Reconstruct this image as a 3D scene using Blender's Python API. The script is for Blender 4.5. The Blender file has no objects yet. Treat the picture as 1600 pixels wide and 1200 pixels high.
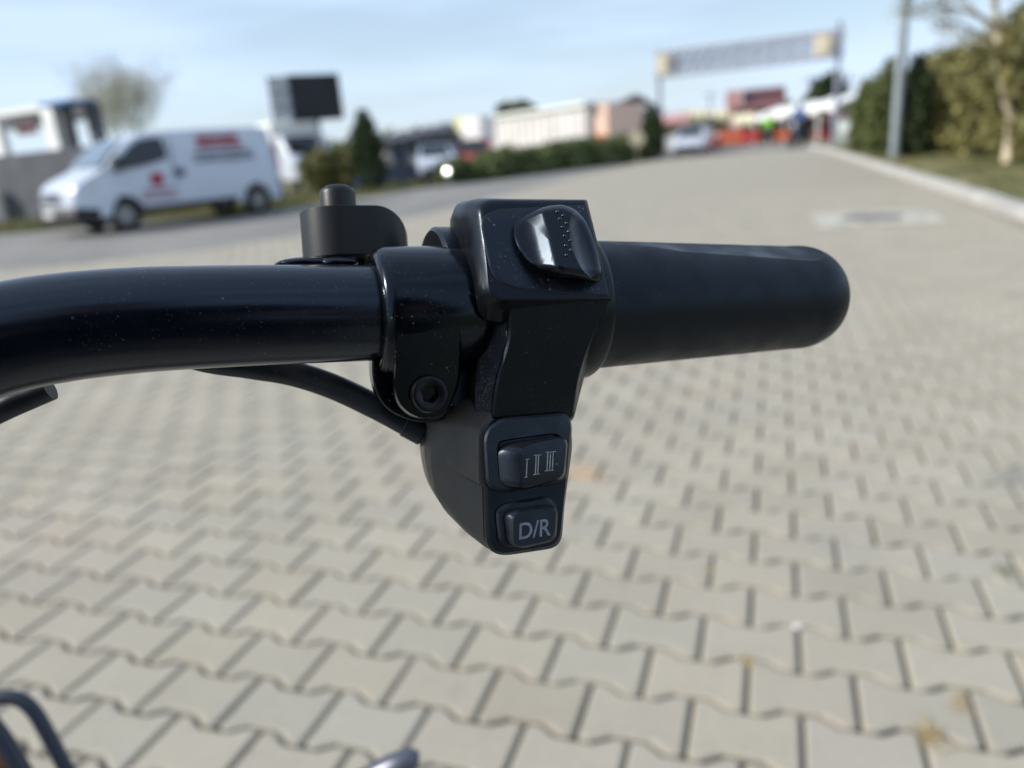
import bpy, bmesh, math, random
import numpy as np
from mathutils import Vector, Matrix
random.seed(7); rnd = random.Random(11)
R_ = math.radians
scene = bpy.context.scene
C = scene.collection

# ------------------------------------------------------------------ camera
FPX = 1200.0; CAMH = 1.09
def _ray(p): return np.array([(p[0]-800)/FPX, (600-p[1])/FPX, -1.0])
_vp = (1215, 190); _m = math.tan(R_(4.5))
_a = _ray(_vp); _b = _ray((_vp[0]-1000, _vp[1]+1000*_m))
_Z = np.cross(_a, _b); _Z /= np.linalg.norm(_Z)
if _Z[1] < 0: _Z = -_Z
_Y = _a/np.linalg.norm(_a); _X = np.cross(_Y, _Z)
RC = np.array([_X, _Y, _Z])
cam_d = bpy.data.cameras.new('camera'); cam = bpy.data.objects.new('camera', cam_d); C.objects.link(cam)
cam.matrix_world = Matrix([list(RC[0])+[0], list(RC[1])+[0], list(RC[2])+[CAMH], [0, 0, 0, 1]])
cam_d.sensor_width = 36; cam_d.lens = 27.0; cam_d.clip_start = 0.01; cam_d.clip_end = 3000
cam_d.dof.use_dof = True; cam_d.dof.focus_distance = 0.171; cam_d.dof.aperture_fstop = 27.0/2.85
cam_d.dof.aperture_blades = 0
scene.camera = cam
FWD = RC @ np.array([0, 0, -1.0])
fh = Vector((FWD[0], FWD[1])).normalized()

def G(px, py, z=0.0):                       # ground point seen at a pixel
    v = RC @ _ray((px, py)); t = (z-CAMH)/v[2]
    return Vector((t*v[0], t*v[1], z))
def at(px, py, dist):                       # point on the ray at a horizontal distance ahead
    v = RC @ _ray((px, py)); t = dist/(v[0]*fh.x+v[1]*fh.y)
    return Vector((t*v[0], t*v[1], CAMH+t*v[2]))
def dist_of(p): return p.x*fh.x+p.y*fh.y
def K(px, py, d):                           # point at camera depth d
    v = RC @ _ray((px, py)); return Vector((v[0]*d, v[1]*d, CAMH+v[2]*d))

# ------------------------------------------------------------------ light
SUN_AZ = R_(-117); SUN_EL = R_(34)
sd = Vector((math.sin(SUN_AZ)*math.cos(SUN_EL), math.cos(SUN_AZ)*math.cos(SUN_EL), math.sin(SUN_EL)))
sun_d = bpy.data.lights.new('sun', 'SUN'); sun_d.energy = 5.0; sun_d.angle = R_(0.55); sun_d.color = (1, .94, .86)
sun = bpy.data.objects.new('sun', sun_d); C.objects.link(sun)
sun.rotation_euler = sd.to_track_quat('Z', 'Y').to_euler()
w = bpy.data.worlds.new('World'); scene.world = w; w.use_nodes = True
nt = w.node_tree; N = nt.nodes; L = nt.links
bg = N['Background']
sky = N.new('ShaderNodeTexSky'); sky.sky_type = 'NISHITA'; sky.sun_disc = False
sky.sun_elevation = SUN_EL; sky.sun_rotation = SUN_AZ; sky.air_density = 1.0; sky.dust_density = 0.6; sky.ozone_density = 1.6
tc = N.new('ShaderNodeTexCoord'); mp = N.new('ShaderNodeMapping'); mp.inputs['Scale'].default_value = (1.3, 1.3, 9)
mp.inputs['Rotation'].default_value = (R_(4), R_(-6), R_(20))
nz = N.new('ShaderNodeTexNoise'); nz.inputs['Scale'].default_value = 1.6; nz.inputs['Detail'].default_value = 5; nz.inputs['Roughness'].default_value = .5
rp = N.new('ShaderNodeValToRGB'); rp.color_ramp.elements[0].position = .38; rp.color_ramp.elements[1].position = .72
rp.color_ramp.elements[0].color = (.45, .45, .45, 1); rp.color_ramp.elements[1].color = (1, 1, 1, 1)
mx = N.new('ShaderNodeMix'); mx.data_type = 'RGBA'
L.new(tc.outputs['Generated'], mp.inputs[0]); L.new(mp.outputs[0], nz.inputs[0]); L.new(nz.outputs[0], rp.inputs[0])
L.new(rp.outputs[0], mx.inputs[0]); L.new(sky.outputs[0], mx.inputs[6]); mx.inputs[7].default_value = (6.1, 7.55, 9.5, 1)
L.new(mx.outputs[2], bg.inputs[0]); bg.inputs[1].default_value = 0.128
scene.view_settings.view_transform = 'Standard'; scene.view_settings.look = 'None'
scene.view_settings.exposure = 0.0; scene.view_settings.gamma = 1.0

# ------------------------------------------------------------------ materials
def mat(name, col, rough=.6, metal=0, var=0, vscale=5, coat=0, bump=0, bscale=40, spec=.5, tex='Object', col2=None, trans=0, bdist=.002, detail=4):
    m = bpy.data.materials.new(name); m.use_nodes = True
    t = m.node_tree; n = t.nodes; l = t.links; b = n['Principled BSDF']
    b.inputs['Base Color'].default_value = (*col, 1); b.inputs['Roughness'].default_value = rough
    b.inputs['Metallic'].default_value = metal; b.inputs['Specular IOR Level'].default_value = spec
    b.inputs['Coat Weight'].default_value = coat; b.inputs['Coat Roughness'].default_value = .06
    b.inputs['Transmission Weight'].default_value = trans
    co = n.new('ShaderNodeTexCoord')
    if var or col2:
        no = n.new('ShaderNodeTexNoise'); no.inputs['Scale'].default_value = vscale; no.inputs['Detail'].default_value = detail
        r = n.new('ShaderNodeValToRGB'); r.color_ramp.elements[0].position = .35; r.color_ramp.elements[1].position = .66
        c2 = col2 or tuple(min(1, c*(1+var)) for c in col)
        c1 = col if col2 else tuple(c*(1-var) for c in col)
        r.color_ramp.elements[0].color = (*c1, 1); r.color_ramp.elements[1].color = (*c2, 1)
        l.new(co.outputs[tex], no.inputs[0]); l.new(no.outputs[0], r.inputs[0]); l.new(r.outputs[0], b.inputs['Base Color'])
    if bump:
        n2 = n.new('ShaderNodeTexNoise'); n2.inputs['Scale'].default_value = bscale; n2.inputs['Detail'].default_value = 3
        bu = n.new('ShaderNodeBump'); bu.inputs['Strength'].default_value = bump; bu.inputs['Distance'].default_value = bdist
        l.new(co.outputs[tex], n2.inputs[0]); l.new(n2.outputs[0], bu.inputs['Height']); l.new(bu.outputs[0], b.inputs['Normal'])
    return m

def dusty(name, col, rough, coat=0, dust=.5, dcol=(.28, .27, .25), fine=1500, patch=90, bump=.0, spec=.5, lo=.60):
    """black plastic or paint with a sprinkle of real dust, in metres"""
    m = bpy.data.materials.new(name); m.use_nodes = True
    t = m.node_tree; n = t.nodes; l = t.links; b = n['Principled BSDF']
    co = n.new('ShaderNodeTexCoord')
    def noise(s, d=2, r=.5):
        x = n.new('ShaderNodeTexNoise'); x.inputs['Scale'].default_value = s; x.inputs['Detail'].default_value = d; x.inputs['Roughness'].default_value = r
        l.new(co.outputs['Object'], x.inputs[0]); return x
    def ramp(src, p0, p1, v0=0, v1=1):
        x = n.new('ShaderNodeMapRange'); x.inputs[1].default_value = p0; x.inputs[2].default_value = p1
        x.inputs[3].default_value = v0; x.inputs[4].default_value = v1; l.new(src, x.inputs[0]); return x.outputs[0]
    def mul(a, c):
        x = n.new('ShaderNodeMath'); x.operation = 'MULTIPLY'; l.new(a, x.inputs[0])
        if isinstance(c, (int, float)): x.inputs[1].default_value = c
        else: l.new(c, x.inputs[1])
        return x.outputs[0]
    f = ramp(noise(fine).outputs[0], lo+.04, lo+.13); p = ramp(noise(patch, 4, .6).outputs[0], .42, .68)
    sp = mul(mul(f, p), dust)
    v = n.new('ShaderNodeTexVoronoi'); v.inputs['Scale'].default_value = 420; l.new(co.outputs['Object'], v.inputs[0])
    sv = ramp(v.outputs['Distance'], .13, .07); gate = ramp(noise(260, 1).outputs[0], .56, .60)
    sp2 = mul(mul(sv, gate), min(1, dust*1.2))
    mxn = n.new('ShaderNodeMath'); mxn.operation = 'MAXIMUM'; l.new(sp, mxn.inputs[0]); l.new(sp2, mxn.inputs[1])
    mix = n.new('ShaderNodeMix'); mix.data_type = 'RGBA'; l.new(mxn.outputs[0], mix.inputs[0])
    mix.inputs[6].default_value = (*col, 1); mix.inputs[7].default_value = (*dcol, 1); l.new(mix.outputs[2], b.inputs['Base Color'])
    rr = ramp(noise(patch*1.7, 3).outputs[0], .35, .7, rough*.85, rough*1.25); l.new(rr, b.inputs['Roughness'])
    b.inputs['Coat Weight'].default_value = coat; b.inputs['Coat Roughness'].default_value = .12; b.inputs['Specular IOR Level'].default_value = spec; b.inputs['Specular Tint'].default_value = (.64, .79, 1, 1)
    if bump:
        bu = n.new('ShaderNodeBump'); bu.inputs['Strength'].default_value = bump; bu.inputs['Distance'].default_value = .00008
        l.new(noise(2600, 2).outputs[0], bu.inputs['Height']); l.new(bu.outputs[0], b.inputs['Normal'])
    return m

M = {}
M['bar'] = dusty('black_paint', (.0012, .0018, .0050), .22, dust=.22, spec=.55, patch=60)
M['clamp'] = dusty('clamp_black', (.0010, .0013, .0025), .19, dust=.20, patch=120, spec=.36)
M['plastic'] = dusty('satin_plastic', (.0025, .0028, .0040), .33, dust=.14, bump=.30, patch=110, spec=.32)
M['plastic_low_lit'] = dusty('lit_matt_plastic', (.064, .056, .048), .48, dust=.10, bump=.30, patch=110, spec=.5)  # light on the pod's left side painted in as a paler plastic
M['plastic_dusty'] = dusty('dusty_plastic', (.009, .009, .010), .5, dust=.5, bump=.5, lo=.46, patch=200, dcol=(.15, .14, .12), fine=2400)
M['plate'] = dusty('switch_plate', (.0028, .0032, .0065), .36, dust=.35, bump=.20, patch=130, lo=.56, spec=.5)
M['gloss'] = dusty('gloss_plastic', (.002, .002, .003), .27, dust=.04, patch=160, spec=.4)
M['dot'] = dusty('dot_plastic', (.004, .004, .005), .26, dust=0, spec=1.0)
M['button'] = dusty('button_rubber', (.0065, .007, .009), .38, dust=.25, bump=.35, patch=160, spec=.5)
M['rubber'] = dusty('grip_rubber', (.0022, .0027, .0048), .46, dust=.05, bump=.3, patch=70, spec=.38)
M['cable'] = dusty('cable_sheath', (.006, .0065, .008), .40, dust=.14)
M['ink'] = mat('pale_ink', (.20, .205, .27), .5, var=.2, vscale=700)
M['ink2'] = mat('dim_ink', (.30, .285, .28), .5, var=.25, vscale=700)
M['bolt'] = mat('black_oxide', (.008, .008, .01), .28, metal=.6, var=.3, vscale=400)
M['bellm'] = mat('bell_black', (.0022, .0026, .0034), .42, metal=.0, bump=.2, bscale=900, bdist=.0001, spec=.42)
M['steel'] = mat('steel', (.35, .36, .38), .3, metal=1)
M['rackm'] = mat('rack_paint', (.012, .017, .032), .4, coat=.1)
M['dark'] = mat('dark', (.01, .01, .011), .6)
M['tyre'] = mat('tyre_rubber', (.012, .012, .013), .8, bump=.3, bscale=120)
M['brown'] = mat('brown_plastic', (.12, .065, .035), .5, var=.2)
M['vanwhite'] = mat('van_white', (.53, .57, .645), .28, coat=.5, var=.04, vscale=2)
M['glassd'] = mat('dark_glass', (.006, .008, .012), .05, coat=.3)
M['glassb'] = mat('windscreen', (.06, .10, .14), .06, coat=.6, spec=.9)
M['blackpl'] = mat('black_trim', (.015, .015, .017), .55, var=.2)
M['rim'] = mat('wheel_rim', (.34, .35, .37), .35, metal=.7)
M['lamp'] = mat('headlight_glass', (.7, .72, .75), .08, metal=.4, coat=1)
M['chrome'] = mat('chrome', (.9, .9, .9), .06, metal=1)
M['redp'] = mat('red_print', (.36, .035, .06), .5)
M['greyp'] = mat('grey_print', (.09, .10, .15), .5)
M['redp2'] = mat('faded_red_print', (.42, .12, .18), .5)
M['platew'] = mat('number_plate', (.6, .6, .58), .5)
M['conc'] = mat('concrete', (.42, .41, .38), .85, var=.18, vscale=3, bump=.4, bscale=60)
M['concg'] = mat('grey_render', (.085, .09, .105), .85, var=.15, vscale=1.2, bump=.3, bscale=30)
M['white'] = mat('white_render', (.84, .84, .82), .7, var=.06, vscale=1)
M['offwhite'] = mat('off_white', (.62, .60, .58), .7, var=.08, vscale=.6)
M['peach'] = mat('peach_render', (.80, .56, .43), .8, var=.08)
M['roofg'] = mat('grey_roof', (.045, .045, .055), .7, var=.25, vscale=2)
M['roofr'] = mat('maroon_roof', (.085, .025, .03), .7, var=.2, vscale=2)
M['pink'] = mat('pink_render', (.50, .27, .26), .8, var=.1)
M['red'] = mat('red_paint', (.42, .05, .045), .45, var=.15)
M['orange'] = mat('orange_cloth', (.52, .12, .05), .7, var=.25, vscale=2)
M['maroon'] = mat('maroon_wood', (.07, .022, .02), .7, var=.3, vscale=3)
M['cream'] = mat('cream_cloth', (.62, .54, .36), .8, var=.12, vscale=2)
M['yellow'] = mat('yellow_panel', (.44, .40, .30), .6, var=.15)
M['blue'] = mat('blue_sheet', (.02, .13, .36), .5, var=.2)
M['navy'] = mat('navy', (.03, .05, .12), .6, var=.2)
M['pole'] = mat('galvanised', (.30, .34, .36), .45, metal=.35, var=.12, vscale=4)
M['truss'] = mat('truss_steel', (.27, .29, .36), .5, metal=.05)
M['screen'] = mat('billboard_back', (.022, .024, .034), .6, var=.3, vscale=1)
M['greyw'] = mat('billboard_frame', (.82, .84, .80), .6)
M['wood'] = mat('bark', (.16, .12, .09), .9, var=.3, vscale=6, bump=.6, bscale=20, bdist=.02)
M['birch'] = mat('birch_bark', (.78, .68, .48), .8, col2=(.30, .25, .18), vscale=5, bump=.5, bscale=20, bdist=.01)
M['bare'] = mat('bare_twigs', (.30, .27, .22), .9, var=.2)
M['thuja'] = mat('thuja_leaf', (.055, .075, .018), .8, col2=(.14, .16, .045), vscale=3)
M['thuja2'] = mat('dark_thuja_leaf', (.018, .034, .012), .8, col2=(.055, .08, .022), vscale=3)
M['hedge'] = mat('hedge_leaf', (.085, .088, .028), .75, col2=(.25, .225, .07), vscale=1.6)
M['ochre'] = mat('ochre_leaf', (.10, .105, .03), .8, col2=(.19, .17, .05), vscale=1.3)
M['green'] = mat('green_leaf', (.07, .10, .03), .8, col2=(.16, .19, .07), vscale=1.2)
M['pale'] = mat('pale_bud', (.42, .42, .30), .8, col2=(.56, .54, .44), vscale=1)
M['grass'] = mat('grass', (.06, .075, .02), .9, col2=(.22, .19, .09), vscale=.9, detail=7)
M['blade'] = mat('grass_blade', (.075, .10, .025), .8, col2=(.24, .21, .09), vscale=1.4)
M['straw'] = mat('straw', (.42, .33, .17), .85, var=.3, vscale=60)
M['moss'] = mat('moss', (.12, .14, .05), .9, var=.3, vscale=200)
M['skin'] = mat('skin', (.45, .26, .18), .6)
M['hair'] = mat('hair', (.03, .02, .015), .7)
M['vest'] = mat('hi_vis_vest', (.22, .62, .05), .7)
M['jacket'] = mat('blue_jacket', (.06, .16, .38), .7, var=.15)
M['trousers'] = mat('dark_trousers', (.03, .045, .05), .8)
M['fence'] = mat('green_wire', (.05, .11, .07), .6)
M['iron'] = mat('cast_iron', (.20, .19, .18), .7, metal=.1, var=.3, vscale=30, bump=.5, bscale=60)

# asphalt / paving
M['asphalt'] = mat('asphalt', (.20, .190, .176), .85, var=.18, vscale=.7, bump=.6, bscale=260, bdist=.004, detail=8)
M['sand'] = mat('joint_sand', (.030, .027, .022), .95, col2=(.15, .13, .105), vscale=5, bump=.6, bscale=300, bdist=.003, detail=8)
def paver_mat(brick):
    m = bpy.data.materials.new('concrete_paver_far' if brick else 'concrete_paver'); m.use_nodes = True
    t = m.node_tree; n = t.nodes; l = t.links; b = n['Principled BSDF']; b.inputs['Roughness'].default_value = .86
    b.inputs['Specular IOR Level'].default_value = .3
    co = n.new('ShaderNodeTexCoord')
    def noise(s, d=4):
        x = n.new('ShaderNodeTexNoise'); x.inputs['Scale'].default_value = s; x.inputs['Detail'].default_value = d
        x.inputs['Roughness'].default_value = .6; l.new(co.outputs['Object'], x.inputs[0]); return x
    def mixc(f, a, c2, mode='MIX'):
        x = n.new('ShaderNodeMix'); x.data_type = 'RGBA'; x.blend_type = mode
        if isinstance(f, float): x.inputs[0].default_value = f
        else: l.new(f, x.inputs[0])
        for i, q in ((6, a), (7, c2)):
            if isinstance(q, tuple): x.inputs[i].default_value = (*q, 1)
            else: l.new(q, x.inputs[i])
        return x.outputs[2]
    def mr(src, a, c2, o0=0., o1=1.):
        x = n.new('ShaderNodeMapRange'); x.inputs[1].default_value = a; x.inputs[2].default_value = c2
        x.inputs[3].default_value = o0; x.inputs[4].default_value = o1; l.new(src, x.inputs[0]); return x.outputs[0]
    base = mixc(mr(noise(3.2).outputs[0], .35, .7), (.352, .322, .260), (.318, .288, .230))
    base = mixc(mr(noise(40, 6).outputs[0], .45, .75, 0, .5), base, (.385, .352, .29))
    base = mixc(mr(noise(1.1, 3).outputs[0], .5, .8, 0, .35), base, (.39, .31, .26))
    st = noise(7, 6); base = mixc(mr(st.outputs[0], .62, .72, 0, .35), base, (.22, .21, .18))
    for (sx_, sy_, rad_, col_, amt_) in ((912, 738, .13, (.42, .27, .14), .55), (1310, 850, .16, (.26, .25, .23), .45), (1590, 745, .10, (.17, .165, .15), .6), (1120, 640, .25, (.30, .285, .25), .35), (420, 700, .35, (.30, .285, .25), .3)):
        q_ = G(sx_, sy_); dn = n.new('ShaderNodeVectorMath'); dn.operation = 'DISTANCE'; dn.inputs[1].default_value = (q_.x, q_.y, 0); l.new(co.outputs['Object'], dn.inputs[0])
        mm_ = n.new('ShaderNodeMath'); mm_.operation = 'MULTIPLY_ADD'; l.new(noise(14, 5).outputs[0], mm_.inputs[0]); mm_.inputs[1].default_value = rad_*1.6; l.new(dn.outputs['Value'], mm_.inputs[2])
        base = mixc(mr(mm_.outputs[0], rad_*1.65, rad_*.9, 0, amt_), base, col_)
    if not brick:
        at_ = n.new('ShaderNodeAttribute'); at_.attribute_name = 'tone'
        base = mixc(1.0, base, at_.outputs['Color'], 'MULTIPLY')
    else:
        base = mixc(1.0, base, (.93, .93, .93), 'MULTIPLY')
    l.new(base, b.inputs['Base Color'])
    bu = n.new('ShaderNodeBump'); bu.inputs['Strength'].default_value = .5; bu.inputs['Distance'].default_value = .002
    l.new(noise(420, 3).outputs[0], bu.inputs['Height']); l.new(bu.outputs[0], b.inputs['Normal'])
    return m
M['paver'] = paver_mat(False); M['paver_far'] = paver_mat(True)

# ------------------------------------------------------------------ builders
class MB:
    def __init__(s): s.v = []; s.f = []; s.mi = []
    def add(s, vs, fs, mi=0):
        o = len(s.v); s.v += [tuple(p) for p in vs]; s.f += [[i+o for i in f] for f in fs]; s.mi += [mi]*len(fs); return s
    def box(s, c, sz, rz=0, mi=0, tilt=None):
        mt = Matrix.Rotation(rz, 3, 'Z')
        if tilt is not None: mt = mt @ tilt
        c = Vector(c); vs = [c + mt @ Vector((x*sz[0]/2, y*sz[1]/2, z*sz[2]/2)) for z in (-1, 1) for y in (-1, 1) for x in (-1, 1)]
        return s.add(vs, [(0, 2, 3, 1), (4, 5, 7, 6), (0, 1, 5, 4), (2, 6, 7, 3), (0, 4, 6, 2), (1, 3, 7, 5)], mi)
    def tube(s, pts, rad, n=16, cap=True, mi=0, sub=0):
        pts = [Vector(p) for p in pts]
        if not hasattr(rad, '__len__'): rad = [rad]*len(pts)
        if sub: pts, rad = spline(pts, list(rad), sub)
        T = [(pts[min(i+1, len(pts)-1)]-pts[max(i-1, 0)]).normalized() for i in range(len(pts))]
        up = Vector((0, 0, 1)) if abs(T[0].z) < .9 else Vector((0, 1, 0))
        a = T[0].cross(up).normalized(); vs = []; 
        for i, p in enumerate(pts):
            a = (a - T[i]*a.dot(T[i])).normalized(); b = T[i].cross(a)
            vs += [p + rad[i]*(math.cos(2*math.pi*k/n)*a + math.sin(2*math.pi*k/n)*b) for k in range(n)]
        fs = [(i*n+k, i*n+(k+1) % n, (i+1)*n+(k+1) % n, (i+1)*n+k) for i in range(len(pts)-1) for k in range(n)]
        if cap: fs += [tuple(range(n))[::-1], tuple((len(pts)-1)*n+k for k in range(n))]
        return s.add(vs, fs, mi)
    def rings(s, rs, cap=True, mi=0):
        n = len(rs[0]); vs = [p for r in rs for p in r]
        fs = [(i*n+k, i*n+(k+1) % n, (i+1)*n+(k+1) % n, (i+1)*n+k) for i in range(len(rs)-1) for k in range(n)]
        if cap: fs += [tuple(range(n))[::-1], tuple((len(rs)-1)*n+k for k in range(n))]
        return s.add(vs, fs, mi)
    def prism(s, poly, vec, mi=0):
        vec = Vector(vec); return s.rings([[Vector(p) for p in poly], [Vector(p)+vec for p in poly]], mi=mi)
    def disc(s, c, axis, r, h, n=24, mi=0):
        c = Vector(c); axis = Vector(axis).normalized(); return s.tube([c, c+axis*h], r, n, mi=mi)
    def build(s, name, m, parent=None, smooth=None, bevel=0, seg=2, sub=0, recalc=True, ang=35):
        me = bpy.data.meshes.new(name); me.from_pydata(s.v, [], s.f); me.update()
        if recalc and s.f:
            bm = bmesh.new(); bm.from_mesh(me); bmesh.ops.recalc_face_normals(bm, faces=bm.faces); bm.to_mesh(me); bm.free()
        for q in (m if isinstance(m, list) else [m]): me.materials.append(q)
        if any(s.mi): me.polygons.foreach_set('material_index', s.mi)
        o = bpy.data.objects.new(name, me); C.objects.link(o)
        if parent is not None:
            o.parent = parent
            if parent.get('_world'): o.matrix_parent_inverse = parent.matrix_basis.inverted()
        if smooth or bevel or sub:
            me.polygons.foreach_set('use_smooth', [True]*len(me.polygons))
            me.set_sharp_from_angle(angle=R_(smooth if smooth and smooth is not True else 40))
        if bevel:
            bv = o.modifiers.new('b', 'BEVEL'); bv.width = bevel; bv.segments = seg; bv.limit_method = 'ANGLE'; bv.angle_limit = R_(ang)
            bv.harden_normals = True
        if sub:
            ss = o.modifiers.new('s', 'SUBSURF'); ss.levels = sub; ss.render_levels = sub
        return o
def spline(pts, rad, sub):
    P, Q = [], []
    n = len(pts)
    for i in range(n-1):
        p0, p1, p2, p3 = pts[max(i-1, 0)], pts[i], pts[i+1], pts[min(i+2, n-1)]
        for k in range(sub):
            t = k/sub
            P.append(.5*((2*p1)+(p2-p0)*t+(2*p0-5*p1+4*p2-p3)*t*t+(3*p1-p0-3*p2+p3)*t**3)); Q.append(rad[i]*(1-t)+rad[i+1]*t)
    P.append(pts[-1]); Q.append(rad[-1]); return P, Q
def thing(name, label, cat, loc=(0, 0, 0), rz=0, group=None, world=False):
    o = bpy.data.objects.new(name, None); C.objects.link(o); o.location = loc; o.rotation_euler = (0, 0, rz); o.empty_display_size = .1
    o['label'] = label; o['category'] = cat
    if group: o['group'] = group
    if world:                                  # children given in world coordinates
        bpy.context.view_layer.update(); o['_world'] = 1
        o.matrix_basis = Matrix.Translation(Vector(loc)) @ Matrix.Rotation(rz, 4, 'Z')
    return o
def tag(o, label, cat, group=None):
    o['label'] = label; o['category'] = cat
    if group: o['group'] = group
    return o
def struct(o, kind='structure'): o['kind'] = kind; return o
def dup(root, loc, rz, label, group=None):
    r = root.copy(); C.objects.link(r); r.location = loc; r.rotation_euler = (0, 0, rz); r['label'] = label
    if group: r['group'] = group; root['group'] = group
    for ch in list(root.children):
        c = ch.copy(); C.objects.link(c); c.parent = r
        for g in ch.children:
            d = g.copy(); C.objects.link(d); d.parent = c
    return r

# ================================================================== GROUND
def flat(name, pts, z, m, kind='structure'):
    mb = MB(); mb.add([(p[0], p[1], z) for p in pts], [tuple(range(len(pts)))]); o = mb.build(name, m); 
    if o.data.polygons[0].normal.z < 0: o.data.flip_normals()
    return struct(o, kind)
S_ = 1500
flat('ground', [(-S_, -S_), (S_, -S_), (S_, S_), (-S_, S_)], -.06, M['grass'])
# kerb line on the right
KERB = [Vector((2.95, -4, 0)), G(1600, 345)+Vector((0, 0, 0)), G(1450, 291), G(1290, 236), G(1262, 231)]
KERB[0] = KERB[1]+(KERB[1]-KERB[2])*1.6
E1 = [G(-500, 404), G(0, 366), G(430, 328), G(700, 288), G(1020, 241)]      # far edge of the asphalt strip
E2 = [G(-700, 480), G(0, 424), G(320, 392), G(650, 340), G(900, 276), G(1020, 249)]   # paving / asphalt joint
pav = [(-14, -6), (KERB[0].x, -6)]+[(k.x, k.y) for k in KERB]+[(p.x, p.y) for p in reversed(E2)]
pav_out = flat('paved_yard', pav, -.0045, M['paver_far'])
as_poly = [(p.x, p.y) for p in E2[:-1]]+[(p.x, p.y) for p in (G(1020, 246), G(1262, 231.5), G(1420, 222), G(1250, 220), G(1020, 236))]+[(p.x, p.y) for p in reversed(E1)]
flat('asphalt_road', as_poly, -.010, M['asphalt'])

# interlocking dumbbell pavers as real bevelled blocks, one sheet
def pavers():
    Lx, P = .2055, .1437; px0, py0 = -.029, 1.374
    a, w1 = .0835, .033; b_ = P-a; g = .0042; ch = .0055
    Hx = Lx/2
    def outline(off):
        A, B = a-off, b_-off; hx = Hx-off; t = off*.75; c_ = .0075; e_ = Hx-w1+t; k_ = w1+t
        return [(-hx, -A+c_), (-hx+c_, -A), (-e_, -A), (-k_, -B), (k_, -B), (e_, -A), (hx-c_, -A), (hx, -A+c_), (hx, A-c_), (hx-c_, A), (e_, A), (k_, B), (-k_, B), (-e_, A), (-hx+c_, A), (-hx, A-c_)]
    o0, o1 = outline(g), outline(g+ch)
    man = G(1366, 340)
    V, F, T = [], [], []
    def inpoly(x, y, poly):
        c = False
        for i in range(len(poly)):
            x1, y1 = poly[i]; x2, y2 = poly[i-1]
            if (y1 > y) != (y2 > y) and x < (x2-x1)*(y-y1)/(y2-y1)+x1: c = not c
        return c
    RCi = RC.T
    for j in range(-21, 88):
        y = py0+j*P
        for i in range(-84, 30):
            x = px0+(i+.5+(j % 2)*.5)*Lx
            v = RCi @ np.array([x, y, -CAMH])
            near_ = -4.2 < x and -1.6 < y < 4
            if not near_:
                if v[2] > -.05: continue
                qx = 800-FPX*v[0]/v[2]
                if qx < -620 or qx > 2600: continue
            if abs(x-man.x) < .60 and abs(y-man.y) < .60: continue
            if not inpoly(x, y, pav): continue
            if x+.12 > KERB[1].x+(KERB[0].x-KERB[1].x)*0: 
                if not inpoly(x+.11, y, pav): continue
            dz = rnd.gauss(0, .0007); tx = rnd.gauss(0, .006); ty = rnd.gauss(0, .006); yaw = rnd.gauss(0, .004)
            k = len(V)
            for (ol, z) in ((o0, -.022), (o0, -.0042), (o1, 0.0)):
                for (ox, oy) in ol:
                    V.append((x+ox-oy*yaw, y+oy+ox*yaw, z+dz+ox*tx+oy*ty))
            for r in (0, 16):
                for q in range(16):
                    F.append((k+r+q, k+r+(q+1) % 16, k+r+16+(q+1) % 16, k+r+16+q))
            F.append(tuple(k+32+q for q in range(16)))
            tone = max(.82, min(1.06, rnd.gauss(.98, .032))); war = rnd.gauss(0, .009)
            T += [(tone+war, tone, tone-war, 1)]*48
    # sand bed under the blocks
    k = len(V); bed = [(-13, -2), (KERB[0].x, -2)]+[(q.x, q.y) for q in KERB[:2]]
    me = bpy.data.meshes.new('block_paving'); me.from_pydata(V, [], F); me.materials.append(M['paver'])
    ca = me.color_attributes.new('tone', 'FLOAT_COLOR', 'POINT'); ca.data.foreach_set('color', np.array(T, dtype=np.float32).ravel())
    o = bpy.data.objects.new('block_paving', me); C.objects.link(o); struct(o)
    return o
pavers()
# the outer sheet begins where the blocks end; the joint sand lies under the blocks
pav_out.data.clear_geometry()
ylim = 1.374+87.5*.1437
KX = lambda y: KERB[0].x+(KERB[1].x-KERB[0].x)*(y-KERB[0].y)/(KERB[1].y-KERB[0].y)
k2x = KERB[1].x+(KERB[2].x-KERB[1].x)*(ylim-KERB[1].y)/(KERB[2].y-KERB[1].y)
def polyclip(poly, y0, above):
    out = []
    for i in range(len(poly)):
        p, q = poly[i], poly[(i+1) % len(poly)]
        ip, iq = (p[1] > y0) == above, (q[1] > y0) == above
        if ip: out.append(p)
        if ip != iq:
            t = (y0-p[1])/(q[1]-p[1]); out.append((p[0]+(q[0]-p[0])*t, y0))
    return out
far = polyclip(pav, ylim, True); near = polyclip(pav, ylim, False)
mb = MB(); mb.add([(p[0], p[1], -.001) for p in far], [tuple(range(len(far)))])
me = pav_out.data; me.from_pydata(mb.v, [], mb.f); me.update()
if me.polygons[0].normal.z < 0: me.flip_normals()
flat('joint_sand', near, -.0145, M['sand'])

# kerb
mb = MB(); 
def strip(mb, line, off0, off1, z0, z1, gap=0):
    ls, rs = [], []
    for i, p in enumerate(line):
        d = (line[min(i+1, len(line)-1)]-line[max(i-1, 0)]).normalized(); n = Vector((d.y, -d.x, 0))
        ls.append(p+n*off0); rs.append(p+n*off1)
    for i in range(len(line)-1):
        q = [ls[i], rs[i], rs[i+1], ls[i+1]]
        mb.rings([[Vector((p.x, p.y, z0)) for p in q], [Vector((p.x, p.y, z1)) for p in q]])
kl = []
for a_, b2 in zip(KERB[:-1], KERB[1:]):
    n = max(1, int((b2-a_).length/1.0)); kl += [a_.lerp(b2, i/n) for i in range(n)]
kl.append(KERB[-1])
for i in range(len(kl)-1):
    d = (kl[i+1]-kl[i]); strip(mb, [kl[i]+d*.006, kl[i+1]-d*.006], 0.0, .17, -.05, .11+rnd.gauss(0, .003))
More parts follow.
